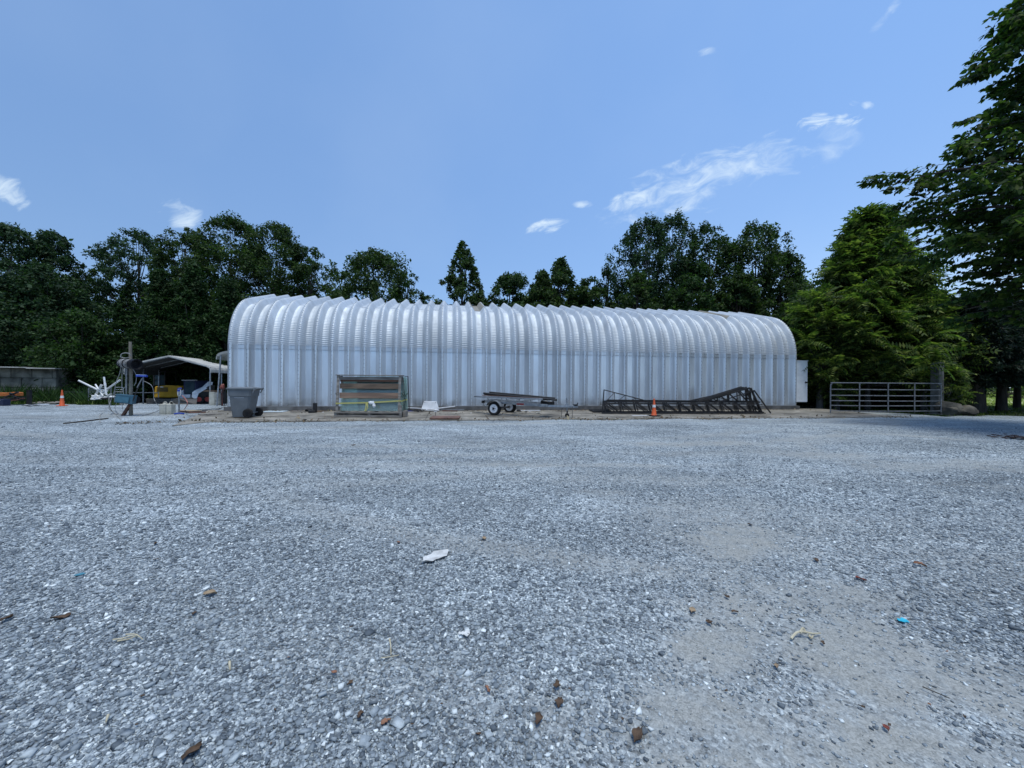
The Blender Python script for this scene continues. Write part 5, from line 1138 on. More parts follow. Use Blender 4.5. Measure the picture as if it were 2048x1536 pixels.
# hand pump stand, blue items, slatted mat
p = PGG(358, 826); t = thing('pump_stand', 'grey upright hand pump with blue and white head beside the jugs', 'pump', (p.x, p.y, gz1(p.x, p.y)), 0); h = PXM(48, p.y)
mb = MB(); mb.cyl((0, 0, 0), (0, 0, h), .03, n=12); part(mb, 'tube', galvs, t, smooth=True)
mb = MB(); mb.box((0, 0, h*.9), (.05, .05, h*.2)); mb.tube([(-.05, 0, h*.98), (-.06, 0, h*.8), (-.02, 0, h*.7)], .014, n=6); mb.tube([(.05, 0, h*.98), (.06, 0, h*.8), (.02, 0, h*.7)], .014, n=6); part(mb, 'head', whitep, t, smooth=True)
mb = MB(); mb.tube([(-.06, 0, h*1.0), (0, 0, h*1.03), (.10, 0, h*1.02)], .02, n=8); mb.box((0, 0, h*.94), (.09, .07, .07)); part(mb, 'grip', blue, t, smooth=True)
mb = MB(); mb.tube([Vector(PGG(357, 829.5))+Vector((-.15, 0, .03)), Vector(PGG(357, 829.5))+Vector((0, .02, .05)), Vector(PGG(362, 829))+Vector((.12, 0, .03))], .028, n=7); solo(mb, 'blue_lever', blue, 'dark blue pump handle lying on the gravel by the jugs', 'tool', smooth=True)
mb = MB(); mb.tube([PX(364, 791, 13.6), PX(371, 798, 13.6), PX(375, 808, 13.6), PGG(368, 821)+Vector((0, 0, .04))], .013, n=6); solo(mb, 'red_hose', mat('pink_hose', (.45, .16, .13), rough=.6), 'reddish hose hanging in an arc to the slatted mat', 'hose', smooth=True)
p = PGG(380, 824.5); t = thing('wood_skid', 'small tilted wooden skid with dark gaps lying left of the apron corner', 'skid', (p.x, p.y, gz1(p.x, p.y)), -.45)
mb = MB(); L_ = PXM(42, p.y)
for y in (-.17, .17): mb.box((0, y, .03), (L_, .06, .05))
part(mb, 'runners', woodr, t, bev=.003); mb = MB()
for i in range(6): mb.box((-L_/2+.06+i*(L_-.12)/5, 0, .067), (.075, .42, .022), (0, 0, -.35))
part(mb, 'slats', mat('pale_slat', (.50, .42, .30), (.34, .28, .2), scale=4, rough=.85), t, bev=.002)
mb = MB(); mb.tube([PGG(395, 823)+Vector((0, 0, .02)), PGG(415, 821)+Vector((0, 0, .02)), PGG(436, 820)+Vector((0, 0, .03)), PGG(452, 812)+Vector((0, 0, .02))], .012, n=5); mb.tube([PGG(360, 825)+Vector((0, 0, .02)), PGG(410, 820)+Vector((0, 0, .03)), PGG(446, 817)+Vector((0, 0, .02))], .01, n=5); solo(mb, 'black_cable', blackp, 'black cable trailing over the gravel to the left end of the building', 'cable', smooth=True)
flat('tarp', 425, 821.5, 48, 2.2, mat('dark_tarp', (.05, .05, .055), (.09, .085, .08), scale=6, rough=.8), 'dark dirty mat lying on the gravel beside the building corner', 'mat', .012, .5)

# ------------------------------------------------------------------ carport with machines
YC = 23.6; pk = PX(338, 711, YC); W_ = Vector((.965, .26, 0)); Ld = Vector((-.26, .965, 0)); 
rzc = math.atan2(W_.y, W_.x); zc = gz1(pk.x, pk.y)
t = thing('carport', 'open metal carport with a pale gabled roof and rounded eaves left of the building', 'carport', (pk.x, pk.y, zc), rzc)
hp = pk.z-zc; HW = 2.1; DC = 6.4; he = hp-.62; drop = PX(412, 738, YC).z-zc
prof = [(-HW-.05, drop-.32), (-HW-.04, drop-.02), (-HW+.02, drop+.12), (-HW+.18, drop+.24), (0, hp), (HW-.18, drop+.24), (HW-.02, drop+.12), (HW+.04, drop-.02), (HW+.05, drop-.18)]
def sheet(mb, prof, y0, y1, th, ribs=28):
    ys = np.linspace(y0, y1, ribs*2+1); n = len(prof); vs = []
    for i, y in enumerate(ys):
        e = .018 if i % 2 else 0
        for (x, z) in prof: vs.append((x, y, z+e))
        for (x, z) in prof: vs.append((x*.995, y, z+e-th))
    fs = []
    for i in range(len(ys)-1):
        a, b = i*2*n, (i+1)*2*n
        for k in range(n-1): fs.append((a+k, a+k+1, b+k+1, b+k)); fs.append((a+n+k, b+n+k, b+n+k+1, a+n+k+1))
    for a in (0, (len(ys)-1)*2*n):
        for k in range(n-1): fs.append((a+k, a+n+k, a+n+k+1, a+k+1))
    mb.add(vs, fs)
roofm = mat('carport_roof', (.58, .57, .52), (.38, .37, .34), scale=2, rough=.5)
mb = MB(); sheet(mb, prof, 0, DC, .015); part(mb, 'roof', roofm, t)
mb = MB(); sheet(mb, [(x*.985, z-.035) for x, z in prof], .03, DC-.03, .012); part(mb, 'shaded_underside', mat('underside_shade', (.06, .06, .06), (.04, .04, .04), rough=.9), t)  # second sheet below the roof, the shade of the underside put into its colour
mb = MB(); 
for i in range(len(prof)-1): mb.beam((prof[i][0], -.02, prof[i][1]-.03), (prof[i+1][0], -.02, prof[i+1][1]-.03), .04, .075)
part(mb, 'front_trim', roofm, t)
for x in (-HW+.02, HW-.02):
    for y in (.05, 1.6, 3.2, 4.8, DC-.05):
        mb = MB(); mb.box((x, y, drop/2-.05), (.06, .06, drop+.1)); part(mb, 'post', galvs, t)
for y in (.06, 1.6, 3.2, 4.8, DC-.05):
    mb = MB(); mb.beam((-HW, y, drop+.1), (0, y, hp-.08), .05, .05); mb.beam((0, y, hp-.08), (HW, y, drop+.1), .05, .05); part(mb, 'rafter', galvs, t)
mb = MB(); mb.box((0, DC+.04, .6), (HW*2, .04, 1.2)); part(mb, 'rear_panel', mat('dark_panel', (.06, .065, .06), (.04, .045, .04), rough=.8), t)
mb = MB(); mb.beam((-HW-1.6, DC*.5, .62), (-.6, DC*.5, .62), .05, .04); part(mb, 'side_rail', galvs, t)
# smaller canopy squeezed against the building
Yk = 20.5; a = PX(434, 718, Yk); zk = gz1(a.x, a.y); t = thing('small_canopy', 'second small metal canopy with a curved eave beside the left end of the building', 'canopy', (a.x, a.y, zk), .25)
h = a.z-zk; mb = MB(); pf = [(0, h-.0), (.03, h+.18), (.12, h+.28), (.35, h+.36), (1.3, h+.55)]; sheet(mb, pf, 0, 3.5, .03, 12); part(mb, 'roof', roofm, t)
mb = MB()
for i in range(4): mb.beam((pf[i][0], -.02, pf[i][1]-.02), (pf[i+1][0], -.02, pf[i+1][1]-.02), .05, .12)
part(mb, 'front_trim', mat('canopy_trim', (.35, .36, .34), rough=.6), t)
for (x0, x1, y) in ((.17, .03, .0), (.20, .20, 2.0)):
    mb = MB(); mb.beam((x0, y+.02, h+.25), (x1-.03, y+.02, -.05), .055, .055); part(mb, 'post', galvs, t)

# mini excavator seen from behind
YM = 26.2; p = PX(338, 806, YM); zm = gz1(p.x, p.y); t = thing('excavator', 'yellow mini excavator parked under the carport seen from behind', 'excavator', (p.x, p.y, zm), .12)
def E(px, py, dy=0): q = PX(px, py, YM+dy); return Vector((q.x-p.x, dy, q.z-zm))
m1 = PXM(1, YM); zf = E(338, 795).z
mb = MB(); mb.prism([(E(310, 795).x, 0, E(310, 795).z), (E(358, 795).x, 0, E(338, 795).z), (E(361, 770).x, 0, E(361, 772).z), (E(335, 770).x, 0, E(335, 770).z), (E(312, 773).x, 0, E(312, 773).z)], (0, 1.0, 0)); part(mb, 'body', yel, t, bev=.05)
mb = MB(); mb.box(E(326, 779, -.012), (m1*20, .02, m1*9)); 
part(mb, 'engine_grille', mat('dark_yellow', (.16, .10, .02), rough=.6), t)
mb = MB(); mb.box(E(325, 774, -.02), (m1*5, .012, m1*2)); part(mb, 'data_plate', whitep, t)
mb = MB(); c = E(324, 757, .5)
x0, x1 = E(314, 0).x, E(334, 0).x; za, zb_ = E(0, 770).z, E(0, 742).z
mb = MB()
for x in (x0, x1):
    for y in (.1, 1.1): mb.beam((x, y, za), (x, y, zb_), .06, .06)
mb.box(((x0+x1)/2, .6, zb_+.04), (x1-x0+.2, 1.2, .08)); mb.beam((x0, .1, za+.45), (x1, .1, za+.45), .05, .05); part(mb, 'cab_frame', blackst, t)
mb = MB(); mb.box(((x0+x1)/2, .12, (za+zb_)/2-.05), (x1-x0-.06, .02, (zb_-za)*.72)); part(mb, 'cab_glass', darkglass, t)
mb = MB()
for x in (-.62, .55): mb.box((x, .5, .2), (.3, 1.7, .38))
part(mb, 'tracks', rubber, t, bev=.1)
mb = MB(); mb.box((0, -.75, .18), (1.6, .08, .34), (.2, 0, 0)); mb.beam((-.3, -.7, .2), (-.3, .2, .25), .1, .1); mb.beam((.3, -.7, .2), (.3, .2, .25), .1, .1); part(mb, 'blade', mat('dull_blade', (.17, .15, .13), (.1, .09, .08), rough=.7), t, bev=.01)

# skid steer loader
YS = 24.6; p = PX(392, 807.5, YS); zm = gz1(p.x, p.y); t = thing('skid_steer', 'white compact loader with dark cab and bucket lowered under the carport', 'loader', (p.x, p.y, zm), .0)
def S_(px, py, dy=0): q = PX(px, py, YS+dy); return Vector((q.x-p.x, q.y-p.y, q.z-zm))
mb = MB(); mb.prism([S_(367, 790, .2), S_(391, 790, .2), S_(391, 761, .5), S_(367, 761, .5)], (.12, .95, 0)); part(mb, 'cab', mat('navy_cab', (.02, .025, .06), (.03, .035, .08), rough=.4), t, bev=.03)
mb = MB(); mb.prism([S_(369.5, 787, .17), S_(388, 787, .17), S_(389, 763, .44), S_(371, 763, .44)], (0, .02, 0)); part(mb, 'windshield', darkglass, t)
mb = MB(); mb.prism([S_(365, 796, .1), S_(380, 796, .1), S_(379, 789, .1), S_(366, 789, .1)], (0, .5, 0)); part(mb, 'front_panel', whitep, t, bev=.02)
mb = MB(); mb.prism([S_(392, 796, .3), S_(416, 794, .9), S_(420, 770, .9), S_(396, 786, .4)], (.0, .45, 0)); part(mb, 'body', blackst, t, bev=.02)
for dx, dy in ((0, 0), (-27.5, .35)):
    mb = MB(); mb.prism([S_(383.5+dx*1.0, 795, .0+dy), S_(388+dx, 797, .0+dy), S_(392+dx, 787, .15+dy), S_(405+dx*.9, 779, .6+dy), S_(419+dx*.8, 771, 1.0+dy), S_(421+dx*.8, 764, 1.1+dy), S_(416+dx*.8, 763, 1.0+dy), S_(404+dx*.9, 774, .6+dy), S_(389+dx, 781, .1+dy), S_(384+dx, 785, .0+dy)], (.1, .1, 0)); part(mb, 'loader_arm', whitep, t, bev=.012)
mb = MB(); mb.beam(S_(366, 760.5, .45), S_(392, 760.5, .45), .2, .05); part(mb, 'roof_edge', mat('cab_edge', (.4, .4, .4), rough=.5), t)
for (px, dy, r) in ((397.5, .35, 9.3), (415, .95, 9.0)):
    c = S_(px, 799, dy); c.z = PXM(r, YS); rr = PXM(r, YS); dirw = Vector((.55, -.83, 0)).normalized()
    mb = MB(); mb.lathe([(rr*.5, -.14), (rr*.9, -.15), (rr, -.1), (rr, .1), (rr*.9, .15), (rr*.5, .14)], c, dirw, 24); wl = part(mb, 'wheel', rubber, t, smooth=True)
    mb = MB(); mb.lathe([(rr*.55, .141), (rr*.5, .158), (rr*.3, .150), (.01, .15)], c, dirw, 20); part(mb, 'rim', mat('red_rim', (.5, .05, .03), (.35, .04, .03), rough=.5), wl, smooth=True)
mb = MB(); mb.prism([S_(338, 809, -.25), S_(343, 797, .1), S_(352, 796.5, -.2), S_(394, 797, .0), S_(392, 809.5, -.2)], (.0, .05, 0)); mb.beam(S_(344, 809, -.45), S_(391, 810, -.3), .5, .03); part(mb, 'bucket', mat('bucket_steel', (.24, .21, .18), (.15, .13, .11), scale=3, rough=.6, metal=.2), t, bev=.01)
mb = MB(); mb.beam(S_(398, 766, 1.2), S_(418, 766, 1.4), .3, .02); part(mb, 'rear_hood', mat('hood', (.07, .07, .09), rough=.5), t)
# bits by the right side of the carport
for k, (x, w, h, m_, lb, cat) in enumerate(((427, 11, 27, beige, 'large dirty cream plastic tank beside the loader wheels', 'tank'), (437, 10, 26, mat('grimy_tank', (.33, .33, .30), (.2, .2, .18), rough=.7), 'greyer plastic tank next to the cream one behind the canopy post', 'tank'))):
    p = PX(x, 808, 22.2); z0 = gz1(p.x, p.y); mb = MB(); mb.box((p.x, p.y, z0+PXM(h, 22.2)/2), (PXM(w, 22.2), .3, PXM(h, 22.2))); solo(mb, 'plastic_tank', m_, lb, cat, bev=.03)
p = PX(427, 774, 22.2); mb = MB(); mb.box((p.x, p.y+.02, gz1(p.x, p.y)+PXM(28.5, 22.2)), (PXM(32, 22.2), .35, .03)); solo(mb, 'shelf_board', wood, 'thin shelf board resting on top of the plastic tanks', 'board')
mb = MB(); p = PX(445, 774, 21.6)
mb.blob((p.x, p.y, p.z), (.12, .12, .16), jit=.2, seed=8); mb.cyl((p.x, p.y, p.z-.2), (p.x, p.y, gz1(p.x, p.y)), .05); solo(mb, 'red_engine', mat('red_engine_paint', (.30, .06, .04), (.12, .05, .04), scale=14, rough=.5), 'small red motor on a stand between the canopy post and the wall', 'motor')
p = PX(447, 800, 21.3); mb = MB()
for k in range(7): mb.cyl((p.x-.1+.04*k, p.y+.05*(k % 2), gz1(p.x, p.y)), (p.x-.12+.045*k, p.y, gz1(p.x, p.y)+.7+.1*(k % 3)), .018, n=6)
solo(mb, 'rod_bundle', blackst, 'bundle of dark rods standing beside the left wall end', 'rods')

# ------------------------------------------------------------------ far left: block wall, tank, pipes, fence, junk
YB = 24
blk = mat('mouldy_block', (.34, .31, .24), (.09, .085, .065), scale=1.6, rough=.92, bump=.5, bscale=12)
a = PX(-90, 733, YB-1.0); b2 = PX(112, 738, YB+1); dirb = Vector((b2.x-a.x, b2.y-a.y, 0)); LB = dirb.length; rz = math.atan2(dirb.y, dirb.x)
zg = gz1(b2.x, b2.y)-.2; t = thing('block_bunker', 'storage bay of large mouldy concrete blocks under a flat sheet roof', 'block wall', (a.x, a.y, zg), rz)
HB = b2.z-zg; nr = 4; bh = HB/nr; bw = LB/4.7
for r_ in range(nr):
    for k in range(-1, 8):
        x0 = max(0, k*bw+(bw*.5 if r_ % 2 else 0)); x1 = min(LB, (k+1)*bw+(bw*.5 if r_ % 2 else 0))
        if x1-x0 < .1: continue
        mb = MB(); mb.box(((x0+x1)/2, .3, bh*(r_+.5)), (x1-x0-.02, .6, bh-.02)); part(mb, 'block', blk, t, bev=.025)
for k in range(3):
    mb = MB(); mb.box((LB-.3, .9+k*1.2, HB/2-.02), (.58, 1.18, HB-.05)); part(mb, 'side_block', blk, t, bev=.025)
for k, (x0, x1, dz) in enumerate(((-.1, LB*.72, .08), (LB*.72, LB+.1, .04))):
    mb = MB(); mb.box(((x0+x1)/2, 1.8, HB+dz), (x1-x0, 4.4, .06), (.01, .004*(1-2*k), 0)); part(mb, 'roof_sheet', mat('bay_roof', (.6, .58, .52), (.42, .40, .36), scale=2, rough=.6), t)
# purple tank
p = PGG(142, 807); r1 = PXM(11, p.y); r2 = PXM(7, p.y); z0 = gz1(p.x, p.y)
t = thing('gas_cylinder', 'pale purple grey rounded tank lying on its side by the far cone', 'tank', (p.x, p.y, z0), .1)
mb = MB(); mb.lathe([(.01, -r1), (r2*.6, -r1*.93), (r2*.9, -r1*.7), (r2, -r1*.4), (r2, r1*.4), (r2*.9, r1*.7), (r2*.6, r1*.93), (.01, r1)], (0, 0, r2), (1, 0, 0), 24); part(mb, 'vessel', mat('pale_purple', (.34, .31, .40), (.26, .24, .31), scale=5, rough=.5), t, smooth=True)
mb = MB(); mb.pipe((r1*.95, 0, r2), (r1*1.25, 0, r2), r2*.5, r2*.4); mb.cyl((r1*.9, 0, r2), (r1*1.2, 0, r2), .02); part(mb, 'valve_collar', blackst, t)
p = PGG(162, 804); mb = MB(); w = PXM(9, p.y)
for z in (.02, w*.45): 
    for s in (-1, 1): mb.beam((p.x-w/2, p.y+s*.15, p.z+z+.02), (p.x+w/2, p.y+s*.15, p.z+z+.02), .02, .03); mb.beam((p.x+s*w/2, p.y-.15, p.z+z+.02), (p.x+s*w/2, p.y+.15, p.z+z+.02), .02, .03)
for k in range(6):
    for s in (-1, 1): mb.beam((p.x-w/2+w*k/5, p.y+s*.15, p.z+.02), (p.x-w/2+w*k/5, p.y+s*.15, p.z+.02+w*.45), .02, .03)
mb.box((p.x, p.y, p.z+.03), (w, .3, .015)); solo(mb, 'plastic_crate', blackp, 'black open plastic crate right of the purple tank', 'crate')
# pile of white PVC pipes
GP2 = 'white pipes thrown on a heap'
Yv = 20.4
ends = [((157, 761), (213, 788), 2.2), ((240, 760), (205, 785), 2.2), ((208, 754), (213, 790), 2.1), ((191, 769), (206, 792), 1.9), ((203, 770), (189, 795), 2.6), ((184, 792), (226, 794), 2.2), ((186, 796), (212, 786), 1.8), ((208, 796), (222, 788), 2.0), ((196, 778), (216, 782), 1.7), ((190, 788), (204, 797), 1.8)]
pl_ = ['longest white pipe of the heap pointing up to the left', 'white pipe of the heap pointing up to the right', 'white pipe standing almost upright in the heap', 'short white pipe leaning left inside the heap', 'wide short white pipe elbow piece at the centre of the heap', 'white pipe lying flat along the bottom of the heap', 'white pipe lying low at the left of the heap', 'short white pipe end low at the right of the heap', 'short white pipe crossing the middle of the heap', 'short white pipe at the lower left foot of the heap']
for k, ((a, b_, r), lb) in enumerate(zip(ends, pl_)):
    r *= .76
    mb = MB(); dy = .08*(k % 4); A, B = PX(*a, Yv+dy), PX(*b_, Yv+.25-dy); mb.pipe(A, B, PXM(r, Yv), PXM(r*.8, Yv), 14)
    t = thing('pvc_pipe', lb, 'pipe', ((A+B)/2), 0, GP2); part(mb, 'tube', pvc, t, w=True, smooth=True)
    if k in (0, 2, 3): mb = MB(); d = (B-A).normalized(); c = A.lerp(B, .42 if k != 0 else .72); mb.pipe(c-d*.07, c+d*.07, PXM(r*1.25, Yv), PXM(r, Yv), 14); part(mb, 'coupling', pvc, t, w=True, smooth=True)
mb = MB(); rn = random.Random(12)
for k in range(10):
    c = PX(rn.uniform(183, 228), rn.uniform(793, 798), Yv); mb.blob(c, (rn.uniform(.06, .14), .1, .05), n=7, m=5, jit=.3, seed=k)
solo(mb, 'pipe_fittings', pvc, 'loose white pipe fittings scattered at the foot of the pipe heap', 'fittings')
mb = MB(); c = PX(211, 797, Yv-.1); mb.blob(c, (.3, .15, .05), jit=.3, seed=5); solo(mb, 'dark_rag', blackp, 'dark rag lying under the right part of the white pipe heap', 'rag')
# tube gate sections behind the pipes
Yh = 21.6
GG = 'tube gate panels behind the white pipe heap'
for k, (x0, x1, y0, y1, lb) in enumerate(((177, 222, 776, 796, 'galvanised tube panel standing behind the white pipe heap'), (229, 247, 775, 797, 'galvanised tube panel seen left of the post, behind the blue box'))):
    A = PX(x0, y1, Yh); B = PX(x1, y1, Yh+.2); zt = PX(x0, y0, Yh).z; t = thing('tube_panel', lb, 'gate panel', (A.x, A.y, gz1(A.x, A.y)), 0, GG)
    mb = MB(); mb.tube([(A.x, A.y, gz1(A.x, A.y)), (A.x, A.y, zt-.12), (A.x+.1, A.y, zt), (B.x-.1, B.y, zt), (B.x, B.y, zt-.12), (B.x, B.y, gz1(B.x, B.y))], .02, n=6, sub=2); part(mb, 'frame', galvs, t, w=True, smooth=True)
    for f in (.15, .38, .6, .8): z = A.z+(zt-A.z)*f; mb = MB(); mb.cyl((A.x, A.y, z), (B.x, B.y, z), .015, n=6); part(mb, 'rail', galvs, t, w=True)
# wire fence panel in the grass
A = PX(126, 796, 23.5); B = PX(182, 796, 23.0); t = thing('mesh_panel', 'low wire mesh panel standing in the grass behind the purple tank', 'fence panel', (A.x, A.y, gz1(A.x, A.y)))
mb = MB(); zt = PX(126, 783.5, 23.5).z; zl = gz1(A.x, A.y)+.15
mb.beam((A.x, A.y, zt), (B.x, B.y, zt), .03, .03); mb.beam((A.x, A.y, zl), (B.x, B.y, zl), .03, .03); part(mb, 'frame', galvs, t, w=True); mb = MB()
for k in range(21): q = A.lerp(B, k/20); mb.beam((q.x, q.y, zl), (q.x, q.y, zt), .012, .012)
part(mb, 'bars', galvs, t, w=True)
# junk at the far left edge
p = PGG(58.5, 809); t = thing('black_post', 'short black square post at the left edge of the yard', 'post', (p.x, p.y, p.z)); mb = MB(); h = PXM(28, p.y); mb.box((0, 0, h/2), (PXM(5.5, p.y), .14, h)); part(mb, 'shaft', blackst, t, bev=.004); mb = MB(); mb.box((0, 0, h+.012), (PXM(6.5, p.y), .17, .02)); part(mb, 'cap', blackst, t)
Yj = 20
t = thing('orange_implement', 'orange metal machine part lying in the junk at the far left', 'machine part', PX(10, 800, Yj)); mb = MB(); mb.prism([PX(-20, 793, Yj), PX(33, 792, Yj), PX(33, 785, Yj), PX(25, 784, Yj), PX(12, 785.5, Yj), PX(-20, 785, Yj)], (0, .3, 0)); part(mb, 'deck', mat('kubota_orange', (.55, .17, .04), (.4, .12, .03), rough=.5), t, w=True, bev=.02)
mb = MB(); mb.beam(PX(4, 797, Yj-.1), PX(36, 784, Yj-.1), .08, .06); mb.beam(PX(20, 786, Yj-.1), PX(38, 799, Yj-.1), .08, .06); mb.beam(PX(-20, 799, Yj-.1), PX(50, 794, Yj-.1), .08, .06); mb.beam(PX(-10, 801, Yj-.05), PX(46, 799, Yj-.05), .12, .08); part(mb, 'arms', blackst, t, w=True)
p = PX(4, 809.5, Yj-.6); mb = MB(); z0 = gz1(p.x, p.y); mb.box((p.x, p.y, z0+.16), (PXM(19, Yj), .3, .32)); t = thing('tool_crate', 'dark blue plastic crate cut by the left picture edge', 'crate', (p.x, p.y, z0)); part(mb, 'box', mat('dark_blue_plastic', (.02, .03, .07), rough=.5), t, w=True, bev=.01); mb = MB(); mb.box((p.x+.03, p.y-.155, z0+.26), (.14, .01, .04)); part(mb, 'sticker', whitep, t, w=True)
mb = MB()
for k in range(5): mb.beam(PX(14+k*2, 803-k, Yj-.3+.1*k), PX(50-k, 797-.5*k, Yj+.1*k), .08, .04)
solo(mb, 'scrap_timber', woodr, 'stack of dark brown timbers under the orange machine part', 'timber')
GB = 'scrap boards lying at the far left edge of the yard'; rn = random.Random(21)
bl = ['white flat board on the junk heap left of the far cone', 'grey flat board behind the white board in the heap', 'pale narrow board at the right end of the junk heap', 'dark flat sheet at the left end of the junk heap', 'pale grey sheet lying in the middle of the junk heap', 'thin white strip crossing the junk heap']
for k, (x0, y0, x1, y1, w, m_) in enumerate(((52, 811, 62, 813, .12, whitep), (66, 811.5, 84, 810, .3, galvs), (90, 809, 112, 809, .3, woodg), (44, 814, 74, 813, .25, blackst), (72, 812.5, 96, 812, .3, whitep), (80, 814, 98, 813.5, .08, whitep))):
    A = PGG(x0, y0); B = PGG(x1, y1); mb = MB(); mb.beam(A+Vector((0, 0, .04+.012*k)), B+Vector((0, 0, .05+.012*k)), w, .02); solo(mb, 'scrap_board', m_, bl[k], 'board', GB)
for k, (x, y, w) in enumerate(((82, 804, 14), (112, 804.5, 16))):
    p = PX(x, y, 21.5); mb = MB(); z0 = gz1(p.x, p.y); mb.box((p.x, p.y, z0+.10), (PXM(w, 21.5), .5, .03), (.1, .05, .1)); solo(mb, 'flat_stone', woodg, ['flat pale slab lying in the grass near the black post', 'flat pale slab lying in the grass behind the far cone'][k], 'slab')
mb = MB(); mb.beam(PX(78, 786, 23.5), PX(98, 785.5, 23.5), .04, .03); solo(mb, 'grey_rail', galvs, 'thin pale rail standing in the grass below the block wall', 'rail')

# ------------------------------------------------------------------ litter on the gravel
def curl(px, py, wpx, seed, m=leafbr, hz_=.35, name='dead_leaf', label=None, cat='dead leaf', group=None, asp=.55, rz=None):
    p = PGG(px, py); L_ = PXM(wpx, p.y)*.85; rn = random.Random(seed); a = rn.uniform(0, 6.28) if rz is None else rz
    n, k = 9, 5; vs = []; fs = []
    for i in range(n):
        t = i/(n-1); w = L_*asp*.5*math.sin(PI*min(.98, max(.03, t)))**.7*(1+rn.uniform(-.55, .4))
        for j in range(k):
            s = j/(k-1)*2-1; z = L_*hz_*.5*(s*s*.7+.45*math.sin(5*t+seed+s))+rn.uniform(0, L_*.04)
            x = (t-.5)*L_; y = s*w; vs.append((p.x+x*math.cos(a)-y*math.sin(a), p.y+x*math.sin(a)+y*math.cos(a), p.z+.014+max(0, z)))
    for i in range(n-1):
        for j in range(k-1): q = i*k+j; fs.append((q, q+k, q+k+1, q+1))
    mb = MB(); mb.add(vs, fs); mb.add([Vector(v)-Vector((0, 0, .0015)) for v in vs], [tuple(reversed(f)) for f in fs])
    o = solo(mb, name, m, label, cat, group, smooth=True); return o
lt = mat('tan_leaf', (.36, .27, .17), (.18, .12, .075), scale=20, rough=.85); lr = mat('red_leaf', (.24, .06, .04), (.14, .04, .03), scale=20, rough=.85); lo_ = mat('orange_leaf', (.30, .15, .09), (.17, .085, .05), scale=20, rough=.85)
GLf = 'dead leaves on the gravel'
for (x, y, w, m_, lb) in ((121, 1240, 34, leafbr, 'large curled dark brown leaf with a tan edge near the left edge'), (13, 1242, 28, leafbr, 'curled brown leaf cut close by the left picture edge'), (420, 1192, 30, lt, 'tan and brown curled leaf right of the large left one'), (388, 1231, 16, leafbr, 'small dark curled leaf just below the tan leaf'),
    (384, 1512, 46, leafbr, 'long dark folded leaf at the bottom edge left of centre'), (668, 1350, 16, lo_, 'small orange leaf below the crossed straw bits'), (700, 1372, 16, leafbr, 'small black brown leaf right of the small orange leaf'), (720, 1436, 24, leafbr, 'dark rolled leaf near the bottom left of centre'), (772, 1450, 24, lo_, 'orange brown leaf beside the dark rolled leaf at the bottom'), (976, 1385, 22, lo_, 'star shaped rusty leaf at the bottom centre'),
    (1077, 1446, 34, leafbr, 'crumpled brown leaf standing on edge, lowest of three in a row'), (1118, 1412, 32, leafbr, 'crumpled brown leaf in the middle of three in a row'), (1114, 1376, 26, leafbr, 'crumpled brown leaf highest of three in a row'), (1275, 1477, 46, leafbr, 'broken brown leaf with straw coloured veins at the bottom right of centre'), (1722, 1162, 20, lr, 'dark red leaf lying on the right half of the gravel'), (1772, 1462, 20, lr, 'dark red leaf close to the bottom right corner'),
    (1552, 1337, 18, lt, 'tan brown leaf left of the long pale stick'), (1470, 1228, 16, leafbr, 'brown leaf above the fine dirt patch at the right'), (1453, 1197, 16, leafbr, 'dark brown leaf highest of the group around the dirt patch'), (1385, 1226, 22, lt, 'light brown shredded leaf left of the dirt patch'), (1840, 1133, 24, lo_, 'orange brown leaf far right on the gravel'), (1632, 1124, 16, leafbr, 'brown leaf between two dirt patches at the right'),
    (1418, 1250, 22, leafbr, 'shredded brown leaf standing upright near the dirt patch'), (968, 1080, 16, lt, 'small tan leaf near the flattened white paper'), (312, 1222-100, 10, leafbr, 'small brown leaf high on the left gravel'), (707, 892, 10, leafbr, 'dark leaf lying far out on the open gravel before the crate'), (311, 1090, 14, leafbr, 'dark curled leaf alone in the middle distance at the left'), (797, 1088, 10, lo_, 'small orange leaf in the middle distance'), (1645, 1290, 14, leafbr, 'little dark leaf just right of the long pale stick'), (1500, 1052, 12, leafbr, 'little brown leaf on the pale dust patch')):
    curl(x, y, w, int(x), m_, label=lb, group=GLf, rz=(1.3 if x in (1118, 1114, 384, 1077) else None))
GSm = 'tiny scattered leaf fragments'; rn = random.Random(31)
for k in range(46):
    x, y = rn.uniform(40, 2010), rn.choice([rn.uniform(930, 1100), rn.uniform(1100, 1500)]); curl(x, y, rn.uniform(5, 9)*(y-700)/500, 100+k, rn.choice([leafbr, leafbr, leafbr, lo_]), name='leaf_fragment', label='tiny brown leaf fragment lying alone on the grey gravel', cat='leaf fragment', group=GSm, asp=.45)
# sticks and straw
def stick(pts, r, m, label, name='stick', cat='stick', flatn=6):
    mb = MB()
    for pl2 in pts: mb.tube([PGG(x, y)+Vector((0, 0, .016+dz)) for x, y, dz in pl2], lambda q: r*(1.0-.5*q), n=flatn)
    solo(mb, name, m, label, cat, smooth=True)
stick([[(1582, 1283, .0), (1593, 1275, .012), (1607, 1276, .02), (1625, 1276, .01), (1641, 1272, .0)], [(1600, 1276, .015), (1606, 1272, .03), (1612, 1276, .01)], [(1618, 1276, 0), (1622, 1282, 0), (1626, 1277, 0)]], .007, straw, 'long pale peeled stick lying on the right foreground gravel')
stick([[(226, 1285, .0), (245, 1286, .01), (262, 1283, .015), (277, 1280, .0)], [(252, 1278, .01), (272, 1282, .02), (286, 1285, .0)], [(235, 1288, 0), (262, 1286, .01), (275, 1281, .02)]], .004, straw, 'split pale straw stalks lying at the left foreground')
stick([[(779, 1287, .01), (781, 1300, .01), (782, 1316, .0)]], .005, straw, 'short upright looking piece of pale straw left of centre')
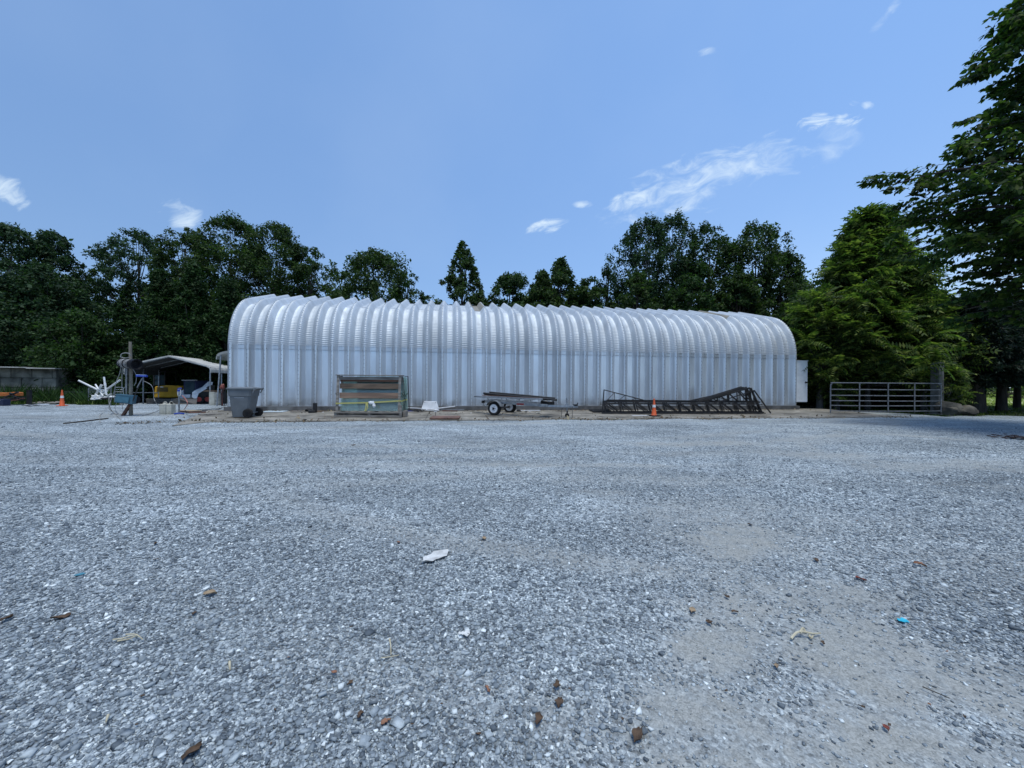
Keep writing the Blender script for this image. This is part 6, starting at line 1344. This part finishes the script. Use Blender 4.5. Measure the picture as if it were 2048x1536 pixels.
stick([[(762, 1322, 0), (778, 1324, .01), (798, 1316, .0)]], .003, straw, 'curved thin straw lying below the short pale piece')
stick([[(459, 1330, .0), (460, 1346, .0)]], .007, straw, 'stubby cream splinter left of centre')
stick([[(216, 1438, .0), (212, 1456, .01)]], .006, straw, 'small cream splinter near the bottom left')
stick([[(1845, 1380, .0), (1900, 1408, .01)], ], .003, BARK, 'thin dark twig at the right bottom of the gravel')
# white paper scraps, blue scraps
wpap = mat('torn_paper', (.66, .67, .66), (.5, .51, .5), scale=12, rough=.8)
curl(870, 1118, 84, 3, mat('flattened_paper', (.66, .67, .66), (.42, .42, .41), scale=14, rough=.9, bump=.3), .06, 'paper', 'large flattened whitish paper pressed into the gravel at the centre', 'paper', asp=.42, rz=.9)
curl(928, 1273, 28, 8, wpap, .22, 'paper_scrap', 'small torn white paper scrap in the centre foreground', 'paper', asp=.8, rz=.1)
curl(1806, 1246, 22, 9, mat('cyan_plastic', (.03, .45, .62), rough=.5), .15, 'plastic_scrap', 'bright cyan plastic scrap on the right foreground gravel', 'plastic scrap', asp=.9, rz=.2)
curl(160, 1153, 22, 10, mat('dull_blue_plastic', (.06, .22, .30), rough=.6), .1, 'plastic_scrap', 'dull blue plastic scrap far left on the gravel', 'plastic scrap', asp=.5, rz=.4)
curl(232, 838, 10, 14, wpap, .1, 'paper_scrap', 'tiny white scrap on the gravel in front of the post', 'paper', rz=.1)
print('TOP', len([o for o in COL.objects if o.parent is None]), 'ALL', len(COL.objects))

# leaf litter and grit swept against the wall and the front edge of the apron
def litter():
    rng = np.random.default_rng(88); n1, n2, n3 = 2600, 1800, 900
    s = rng.uniform(-1.2, 26.5, n1); u = -3.45+rng.normal(.0, .16, n1)+.1*np.sin(s*1.7)
    s2 = rng.uniform(-.3, 24.9, n2); u2 = -.14-np.abs(rng.normal(0, .09, n2))
    s3 = rng.uniform(-.8, 26, n3); u3 = rng.uniform(-3.4, -.2, n3)
    s = np.concatenate([s, s2, s3]); u = np.concatenate([u, u2, u3]); k = rng.random(len(s)) < .35+.65*np.sin(s*1.3+.8*np.sin(s*3))**2; s, u = s[k], u[k]
    X = -10.8+bm_x.x*s+bm_n.x*u; Y = 15.27+bm_x.y*s+bm_n.y*u; Z = np.array([apz((x, y)) for x, y in zip(X, Y)])+.006
    P = np.stack([X, Y, Z], -1); n = len(P); Nn = unit(rng.normal(0, .5, (n, 3))+np.array([0, 0, 1])); D = unit(np.cross(Nn, rng.normal(0, 1, (n, 3))))
    sz = .05*np.exp(rng.normal(0, .4, n)); V, F = rhomb(P, D, Nn, sz, sz*.6, -.2)
    m = leafmat('litter_leaf', (.05, .035, .02), (.14, .09, .05), (.30, .25, .17), .1)
    tag(link('leaf_litter', mesh_np('leaf_litter', V, F, m)), 'brown leaf litter and grit gathered along the concrete apron', 'leaf litter', kind='stuff')
litter()
